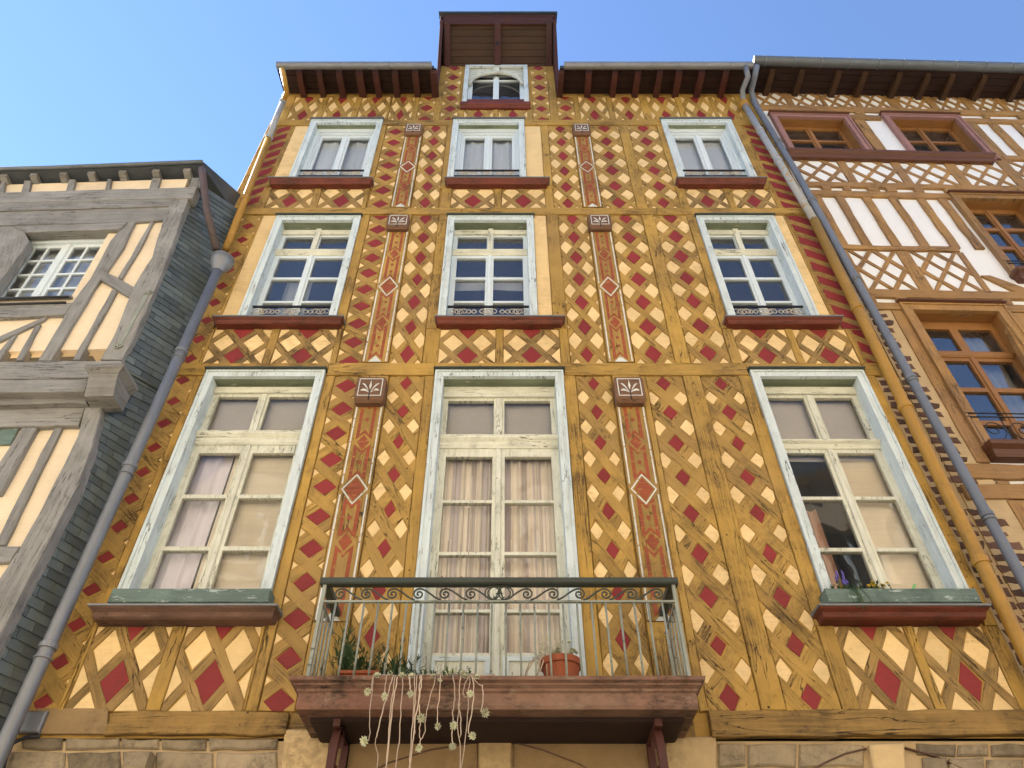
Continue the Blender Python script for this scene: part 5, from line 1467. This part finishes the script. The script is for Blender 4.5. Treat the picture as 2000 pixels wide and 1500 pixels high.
# right: ochre pipe of the yellow house
dp = thing("drainpipe", "ochre drainpipe with grey patchy upper half on the right edge of the yellow house", "drainpipe", (4.0, -0.12, 0.1))
p0, p1, p2, p3 = ypt(1456, 130, .56), ypt(1461, 150, .48), ypt(1450, 176, .22), ypt(1452, 202, .13)
tube("pipe", [p0, p1, p2, p3], 0.045, "zinc", dp, n=12)
a = ypt(1590, 430, .12); b = ypt(1900, 1065, .12)
bot = a + (b - a) * ((a.z - .05) / (a.z - b.z))
tube("pipe", [p3, p3.lerp(a, .5), a], 0.050, "pipe_patchy", dp, n=14)
tube("pipe", [a, a.lerp(bot, .3), a.lerp(bot, .6), bot], 0.058, "pipe_ochre", dp, n=14)
lathe("pipe_collar", p3 - Vector((0, 0, .10)), [(.055, 0), (.075, .03), (.075, .10), (.06, .15)], "pipe_ochre", dp, n=14)
for py in (602, 795, 1096):
    s = ypt(1700, py, .12); t = (a.z - s.z) / (a.z - bot.z); collar(dp, a.lerp(bot, t), .060, "pipe_ochre", .07)
for t in (.28, .55): collar(dp, p3.lerp(a, t), .052, "pipe_patchy", .06)
# right: blue-grey pipe of the white house
dp = thing("drainpipe", "slate blue drainpipe of the white house beside the brick quoin", "drainpipe", (4.25, -0.14, 0.1))
p0, p1, p2, p3 = ypt(1478, 128, .58), ypt(1474, 150, .46), ypt(1467, 178, .18), ypt(1474, 202, .13)
a = ypt(1560, 345, .13); b = ypt(1905, 965, .13)
bot = a + (b - a) * ((a.z - .05) / (a.z - b.z))
tube("pipe", [p0, p1, p2, p3, p3.lerp(a, .5), a, a.lerp(bot, .3), a.lerp(bot, .6), bot], 0.047, "pipe_blue_grey", dp, n=14)
for py in (280, 395, 548, 745, 1015):
    s = ypt(1700, py, .13)
    q = p3.lerp(a, (p3.z - s.z) / (p3.z - a.z)) if s.z > a.z else a.lerp(bot, (a.z - s.z) / (a.z - bot.z))
    clip_ring(dp, q, .052, "zinc"); collar(dp, q + Vector((0, 0, .05)), .048, "pipe_blue_grey", .05)

# ------------------------------------------------------------------ curtains and blinds
fzc = lambda py: FZ(py, -0.25)
def inx(w): return w[0] + TW + .01, w[1] - TW - .01
a, b = inx(W1[0]); m = (a + b) / 2
curtain(Y, a - .12, b + .12, fzc(866), fzc(765) + .2, -0.225, "blind_grey", "grey blind behind the upper lights of the large left window", folds=2, amp=.003, name="blind")
curtain(Y, a - .12, m - .16, S1 + .02, fzc(878) + .08, -0.25, "lilac_curtain", "lilac curtain at the left side of the large left window", folds=4, amp=.015)
curtain(Y, m - .17, b + .1, S1 + .02, fzc(878) + .08, -0.225, "blind_sand", "sand coloured blind covering most of the large left window", folds=1, amp=.004, name="blind")
a, b = inx(W1[1]); m = (a + b) / 2
curtain(Y, a - .1, b + .1, fzc(872), fzc(770) + .2, -0.225, "blind_grey", "grey blind behind the upper lights of the balcony door", folds=2, amp=.003, name="blind")
curtain(Y, a + .05, m - .02, FZ(1280, -.25), fzc(886) + .06, -0.24, "striped_curtain", "striped curtain behind the left leaf of the balcony door", folds=6, amp=.022)
curtain(Y, m + .02, b - .05, FZ(1280, -.25), fzc(886) + .06, -0.24, "striped_curtain", "striped curtain behind the right leaf of the balcony door", folds=6, amp=.022)
a, b = inx(W1[2]); m = (a + b) / 2
curtain(Y, a - .1, b + .15, fzc(905), fzc(765) + .2, -0.225, "blind_grey", "grey blind behind the upper lights of the large right window", folds=2, amp=.003, name="blind")
curtain(Y, m + .02, b + .15, S1 + .02, fzc(880) + .06, -0.235, "blind_sand", "sand coloured blind in the right leaf of the large right window", folds=1, amp=.006, name="blind")
curtain(Y, a + .10, a + .26, S1 + .02, fzc(985), -0.36, "salmon_curtain", "narrow salmon curtain gathered inside the large right window", folds=2, amp=.03)
nm = ("left", "middle", "right")
for q, w in enumerate(W3):
    a, b = inx(w); m = (a + b) / 2
    curtain(Y, a - .1, m, w[2], w[3] + .1, -0.228, "net_curtain", "pale net curtain, left half of the %s top-storey window" % nm[q], folds=3 if q < 2 else 1, amp=.02 if q < 2 else .004)
    curtain(Y, m, b + .1, w[2], w[3] + .1, -0.228, "net_curtain", "pale net curtain, right half of the %s top-storey window" % nm[q], folds=3 if q < 2 else 1, amp=.02 if q < 2 else .004)
a, b = inx(W2[0])
curtain(Y, a + .05, a + .40, W2[0][2], 9.6, -0.55, "net_curtain", "net curtain deep inside the left middle-storey window", folds=3, amp=.03)
a, b = inx(W2[1])
curtain(Y, a, b, 9.25, 9.55, -0.45, "net_curtain", "half-raised pale blind inside the middle window of the middle storey", folds=1, amp=.01, name="blind")

# ------------------------------------------------------------------ window troughs
def trough(px0, px1, label):
    x0, x1 = FX(px0, 1160, .16), FX(px1, 1160, .16)
    t = thing("window_box", label, "window box", Y.w((x0 + x1) / 2, S1 + .02, .1), "painted troughs on the big sills")
    z0, z1 = S1 + .023, S1 + .155
    box("front_board", Y, x0, x1, z0 + .01, z1, .155, .178, "green_trough", t, c=.006, wob=.002)
    box("back_board", Y, x0, x1, z0 + .01, z1, .03, .05, "green_trough", t, c=.004)
    for x in (x0, x1 - .02): box("end_board", Y, x, x + .02, z0 + .012, z1 - .004, .051, .154, "green_trough", t, c=.002)
    box("bottom_board", Y, x0 + .02, x1 - .02, z0 + .012, z0 + .03, .051, .154, "green_trough", t, c=.002)
    for x in (x0 + .08, x1 - .14): box("foot", Y, x, x + .06, z0 - .002, z0 + .0095, .05, .15, "green_trough", t, c=.001)
    box("soil", Y, x0 + .021, x1 - .021, z0 + .031, z1 - .03, .052, .153, "soil", t, c=.004)
    return x0, x1, z1
tl = trough(218, 528, "empty green painted window box on the sill of the large left window")
tr_ = trough(1612, 1908, "green painted window box with flowers on the sill of the large right window")

# ------------------------------------------------------------------ plants
def leaf_geo(p, d, L, w, up=Vector((0, 0, 1))):
    d = d.normalized(); s = d.cross(up)
    s = s.normalized() if s.length > 1e-3 else Vector((1, 0, 0))
    nn = s.cross(d)
    V = [p, p + d * L * .45 + s * w + nn * w * .3, p + d * L - Vector((0, 0, L * .12)), p + d * L * .45 - s * w + nn * w * .3, p + d * L * .5 - nn * w * .15]
    return V, [(0, 1, 4), (1, 2, 4), (2, 3, 4), (3, 0, 4)]
def tuft(name, base, n, L, w, spread, mat, parent, up=1.0, kind="stuff", box_=(0, 0)):
    V, Fc = [], []
    for _ in range(n):
        a = R.uniform(0, 2 * math.pi)
        d = Vector((math.cos(a) * spread, math.sin(a) * spread, up * R.uniform(.4, 1.2)))
        p = Vector(base) + Vector((R.uniform(-box_[0], box_[0]), R.uniform(-box_[1], box_[1]), 0))
        l = L * R.uniform(.5, 1.1)
        # little stem with leaves
        v, f = leaf_geo(p, d, l, w * R.uniform(.7, 1.2))
        o = len(V); V += v; Fc += [tuple(i + o for i in q) for q in f]
        for k in range(3):
            t = R.uniform(.3, .95)
            dd = (d.normalized() + Vector((R.uniform(-1, 1), R.uniform(-1, 1), R.uniform(-.4, .6))) * .9)
            v, f = leaf_geo(p + d.normalized() * l * t, dd, l * .38, w * .8)
            o = len(V); V += v; Fc += [tuple(i + o for i in q) for q in f]
    return make(name, V, Fc, mat, parent, kind=kind)
def rosette(name, c, r, mat, parent, axis=Vector((0, -0.6, 0.3))):
    axis = axis.normalized()
    u = axis.orthogonal().normalized(); v_ = axis.cross(u)
    c = Vector(c)
    V, Fc = [c - axis * r * .1], []
    for ring, (nn_, rr, lift, w) in enumerate(((10, 1.0, .10, .24), (8, .74, .38, .24), (5, .42, .62, .20))):
        for k in range(nn_):
            a = 2 * math.pi * (k + .5 * ring) / nn_ + R.uniform(-.15, .15)
            d = u * math.cos(a) + v_ * math.sin(a); s = u * -math.sin(a) + v_ * math.cos(a)
            R1 = r * rr * R.uniform(.85, 1.1)
            tip = c + d * R1 + axis * r * lift
            o = len(V)
            V += [c + d * R1 * .55 + s * r * w + axis * r * lift * .5, tip, c + d * R1 * .55 - s * r * w + axis * r * lift * .5, c + d * R1 * .55 + axis * r * (lift * .5 - .12)]
            Fc += [(0, o, o + 3), (0, o + 3, o + 2), (o, o + 1, o + 3), (o + 1, o + 2, o + 3)]
    return make(name, V, Fc, mat, parent)

# flowers in the right window box
fl = thing("flower_plant", "low yellow flowers with violet spikes in the right window box", "plant", Y.w(tr_[0] + .25, S1 + .12, .1))
bx = tr_[0] + .22
tuft("foliage", Y.w(bx + .12, 4.575, .1), 80, .10, .010, .7, "leaf_green", fl, box_=(.26, .03))
for q in range(16):
    p = Y.w(bx + .12 + R.uniform(-.26, .30), 4.575 + R.uniform(.05, .11), .1 + R.uniform(-.03, .06))
    rosette("blossom", p, .020, "yellow_flower", fl)
for q in range(7):
    x = bx + R.uniform(-.10, .06); h = R.uniform(.12, .24)
    s = R.uniform(-.03, .03)
    tube("stalk", [Y.w(x, 4.575, .11), Y.w(x + s * .5, 4.575 + h * .5, .12), Y.w(x + s, 4.575 + h, .12)], .003, "leaf_green", fl, n=5)
    tube("violet_spike", [Y.w(x + s, 4.575 + h * .72, .12), Y.w(x + s, 4.575 + h * .9, .12), Y.w(x + s * 1.1, 4.575 + h * 1.05, .12)], [.006, .010, .003], "violet_flower", fl, n=6)
for q in range(9):
    x = bx + .02 + R.uniform(-.03, .03)
    tube("grass_blade", [Y.w(x, 4.595, .15), Y.w(x + R.uniform(-.02, .02), 4.605, .19), Y.w(x + R.uniform(-.04, .05), 4.525, .20), Y.w(x + R.uniform(-.04, .07), 4.445 + R.uniform(-.04, .03), .20)], .003, "leaf_green", fl, n=4)
# green watering can behind the trough
wc = thing("watering_can", "bright green plastic watering can spout showing above the right window box", "watering can", Y.w(tr_[0] + .62, 4.475, .0))
cx = FX(1730, 1140, .02)
lathe("can_body", Y.w(cx + .02, 4.475, -.05), [(.045, 0), (.05, .01), (.05, .13), (.04, .155), (.02, .16)], "green_plastic", wc, n=16)
tube("spout", [Y.w(cx + .05, 4.545, -.03), Y.w(cx + .12, 4.605, -.01), Y.w(cx + .19, 4.650, .0), Y.w(cx + .245, 4.735, .01)], [.03, .026, .016, .010], "green_plastic", wc, n=10)
tube("can_handle", [Y.w(cx - .03, 4.615, -.05), Y.w(cx - .08, 4.625, -.05), Y.w(cx - .10, 4.565, -.05), Y.w(cx - .04, 4.515, -.05)], .008, "green_plastic", wc, n=8)

# balcony pots
zf = 3.701
def pot(c, r, h, label, rim=True):
    t = thing("flower_pot", label, "flower pot", c)
    lathe("pot_body", c, [(r * .74, 0), (r * .96, h * .78), (r * 1.06, h * .79), (r * 1.08, h), (r * .98, h), (r * .94, h * .9)], "terracotta", t, n=24)
    return t
pc = Y.w(FX(1096, 1315, .36), zf, .36)
pot(pc, .140, .215, "round terracotta flower pot on the right half of the balcony")
x0, x1 = FX(667, 1310, .36), FX(748, 1310, .36)
pl = thing("planter", "long low terracotta planter at the left end of the balcony", "planter", Y.w((x0 + x1) / 2, zf, .36))
box("planter_body", Y, x0 + .01, x1 - .01, zf, zf + .10, .28, .43, "terracotta", pl, c=.008)
box("planter_rim", Y, x0, x1, zf + .10, zf + .125, .27, .44, "terracotta", pl, c=.005)
pln = thing("green_plant", "bushy dark green plant in the long planter on the balcony", "plant", Y.w((x0 + x1) / 2, zf + .12, .36))
tuft("foliage", Y.w((x0 + x1) / 2 - .06, zf + .12, .36), 60, .20, .009, .75, "leaf_green", pln, box_=(.10, .03))
tuft("foliage", Y.w((x0 + x1) / 2 - .14, zf + .15, .36), 50, .26, .008, .35, "leaf_green", pln, up=1.5, box_=(.02, .02))
pln2 = thing("green_plant", "feathery green plant behind the balusters left of the balcony door", "plant", Y.w(x1 + .10, zf, .36))
tuft("foliage", Y.w(x1 + .10, zf, .40), 90, .24, .008, .6, "leaf_green", pln2, box_=(.10, .03))
sp_ = thing("succulent_plant", "pale succulent spilling over the round terracotta pot", "plant", pc + Vector((0, 0, .21)))
for q in range(22):
    a = R.uniform(0, 6.28); rr = R.uniform(.01, .14)
    rosette("rosette", pc + Vector((rr * math.cos(a), rr * math.sin(a), .235 + R.uniform(0, .075))), R.uniform(.026, .042), "succulent", sp_, Vector((R.uniform(-.4, .4), -.6, .8)))
for q in range(9):
    a = R.uniform(2.2, 4.6)
    d = Vector((math.cos(a), -abs(math.sin(a)) * .4, 0))
    p = pc + Vector((0, 0, .22)) + d * .12
    tube("stem", [p, p + d * .06 + Vector((0, 0, .03)), p + d * .11 + Vector((0, 0, -.02)), p + d * R.uniform(.10, .17) + Vector((0, 0, -R.uniform(.06, .18)))], .005, "pale_stem", sp_, n=5)
tuft("dry_stalks", pc + Vector((-.08, 0, .22)), 34, .17, .005, .8, "succulent", sp_, box_=(.04, .03))

# trailing succulents hanging over the edge of the balcony
ts = thing("trailing_succulent", "pale succulent trailing long bare stems with rosettes over the balcony edge", "plant", Y.w(-.55, 3.70, .60))
def hz(px, py): return Y.w(*Y.px(500 + px * .3, 1050 + py * .3, .66), .66)
heads = [((768, 905), (740, 1130), (740, 1300), (705, 1325), 1), ((760, 915), (752, 960), (745, 1000), (725, 1003), 1), ((845, 912), (840, 980), (838, 1010), (838, 1035), 1),
         ((1000, 905), (1003, 960), (1004, 990), (1005, 1020), 1), ((905, 915), (880, 1100), (862, 1300), (845, 1520), 0), ((890, 915), (850, 1040), (800, 1230), (785, 1300), 0),
         ((785, 1300), (778, 1340), (792, 1420), (788, 1540), 0), ((918, 925), (895, 1050), (870, 1290), (840, 1540), 0), ((955, 925), (945, 1100), (930, 1330), (900, 1540), 0),
         ((1045, 905), (1040, 1040), (1030, 1180), (1035, 1280), 0), ((1080, 905), (1070, 1000), (1040, 1170), (998, 1520), 0), ((1030, 905), (1030, 1100), (1010, 1300), (1000, 1540), 0),
         ((1170, 915), (1110, 1130), (1100, 1260), (1068, 1320), 0), ((1068, 1180), (1066, 1260), (1070, 1330), (1060, 1370), 1), ((1070, 905), (1060, 1050), (1066, 1140), (1075, 1175), 1),
         ((1200, 905), (1190, 1060), (1180, 1160), (1185, 1230), 1), ((1285, 905), (1295, 1020), (1280, 1140), (1285, 1225), 1), ((1285, 1230), (1275, 1280), (1280, 1330), (1278, 1360), 1),
         ((1330, 905), (1320, 1090), (1335, 1180), (1330, 1300), 0), ((1330, 1080), (1310, 1200), (1330, 1380), (1330, 1540), 0), ((1380, 905), (1350, 1000), (1365, 1040), (1395, 1018), 1),
         ((1392, 905), (1380, 1100), (1360, 1340), (1330, 1540), 0), ((1408, 905), (1420, 1040), (1385, 1250), (1410, 1290), 1), ((1475, 960), (1478, 1060), (1465, 1130), (1490, 1140), 1), ((1400, 900), (1430, 935), (1460, 960), (1475, 965), 0)]
for A, B, C, D_, head in heads:
    P = [hz(*q) for q in (A, B, C, D_)]
    pts = []
    for q in range(13):
        t = q / 12 * 3
        i = min(int(t), 2); f = t - i
        g = lambda k: P[max(0, min(3, k))]
        p = 0.5 * ((2 * g(i)) + (g(i + 1) - g(i - 1)) * f + (2 * g(i - 1) - 5 * g(i) + 4 * g(i + 1) - g(i + 2)) * f * f + (3 * g(i) - g(i - 1) - 3 * g(i + 1) + g(i + 2)) * f ** 3)
        pts.append(p + Vector((R.uniform(-.004, .004), R.uniform(-.003, .003), 0)))
    if A[1] < 935: pts = [pts[0] + Vector((0, .10, .03)), pts[0] + Vector((0, .03, .03))] + pts
    tube("stem", pts, R.uniform(.003, .0046), "pale_stem", ts, n=5)
    if head: rosette("rosette", P[3], R.uniform(.026, .036), "succulent", ts, Vector((R.uniform(-.5, .5), -1, -.3 + R.uniform(-.3, .3))))
for px, py in ((785, 885), (870, 870), (1195, 915), (1250, 865), (1280, 860), (1345, 865), (1360, 890), (1440, 895), (1010, 890), (1150, 890), (950, 885)):
    rosette("rosette", hz(px, py) + Vector((0, .03, .0)), R.uniform(.022, .034), "succulent", ts, Vector((R.uniform(-.4, .4), -1, .5)))
tuft("runner_leaves", Y.w(-.50, 3.70, .60), 60, .07, .007, .8, "leaf_green", ts, box_=(.30, .03))
tube("runner", [Y.w(-.85 + .07 * q, 3.715 + R.uniform(-.006, .012), .60 + R.uniform(-.02, .02)) for q in range(12)], .006, "pale_stem", ts, n=5)

# ------------------------------------------------------------------ houses across the street (seen only mirrored in the panes)
def across(xa, xb, H, mat, label, cols, rows_, roofh, yy):
    t = thing("townhouse", label, "house", ((xa + xb) / 2, yy, 0))
    fr = Frame((xb, yy, 0), (-1, 0, 0), (0, 0, 1))
    W = xb - xa
    holes = []
    for c in range(cols):
        for r in range(rows_):
            cx = W * (c + .5) / cols; z0 = 1.0 + r * (H - 1.2) / rows_
            holes.append((cx - .55, cx + .55, z0, z0 + 1.75))
    grid_frame("wall", fr, 0, W, 0, H, holes, -0.3, 0, mat, t)
    for h in holes:
        wp = grid_frame("window", fr, h[0], h[1], h[2], h[3], [(h[0] + .08, (h[0] + h[1]) / 2 - .05, h[2] + .08, h[3] - .08), ((h[0] + h[1]) / 2 + .05, h[1] - .08, h[2] + .08, h[3] - .08)], -0.2, -0.15, "white_sash", t)
        make("pane", [fr.w(h[0] + .05, h[2] + .05, -.19), fr.w(h[1] - .05, h[2] + .05, -.19), fr.w(h[1] - .05, h[3] - .05, -.19), fr.w(h[0] + .05, h[3] - .05, -.19)], [(0, 1, 2, 3)], "room_dark", wp)
        box("sill", fr, h[0] - .1, h[1] + .1, h[2] - .12, h[2] - .002, 0.002, .12, mat, wp)
    for r in range(1, rows_ + 1):
        zc_ = 0.55 + r * (H - 1.2) / rows_
        if zc_ < H - .2: box("string_course", fr, 0, W, zc_, zc_ + .16, 0.001, .08, mat, t)
    ring_stack("cornice", fr, 0, W, [(.05, 0, H - .35), (.12, 0, H - .25), (.30, 0, H - .1), (.34, 0, H)], mat, t)
    make("roof", [(xa, yy + .3, H), (xb, yy + .3, H), (xb, yy - 4, H + roofh), (xa, yy - 4, H + roofh), (xb, yy - 8.3, H), (xa, yy - 8.3, H)], [(0, 1, 2, 3), (3, 2, 4, 5), (0, 3, 5), (1, 4, 2)], "slate", t)
across(-22, -7.5, 12.5, "sunny_white", "pale townhouse across the street, mirrored at the left", 5, 4, 4, -9.4)
across(-7.5, 1.5, 14.0, "sunny_cream", "cream townhouse across the street, mirrored in the large left window", 3, 4, 4, -9.2)
across(1.5, 9.5, 13.2, "sunny_ochre", "honey coloured townhouse across the street, mirrored in the large right window", 3, 4, 4, -9.3)
across(9.5, 22, 12.5, "sunny_white", "off-white townhouse across the street, at the right end", 4, 4, 4, -9.4)
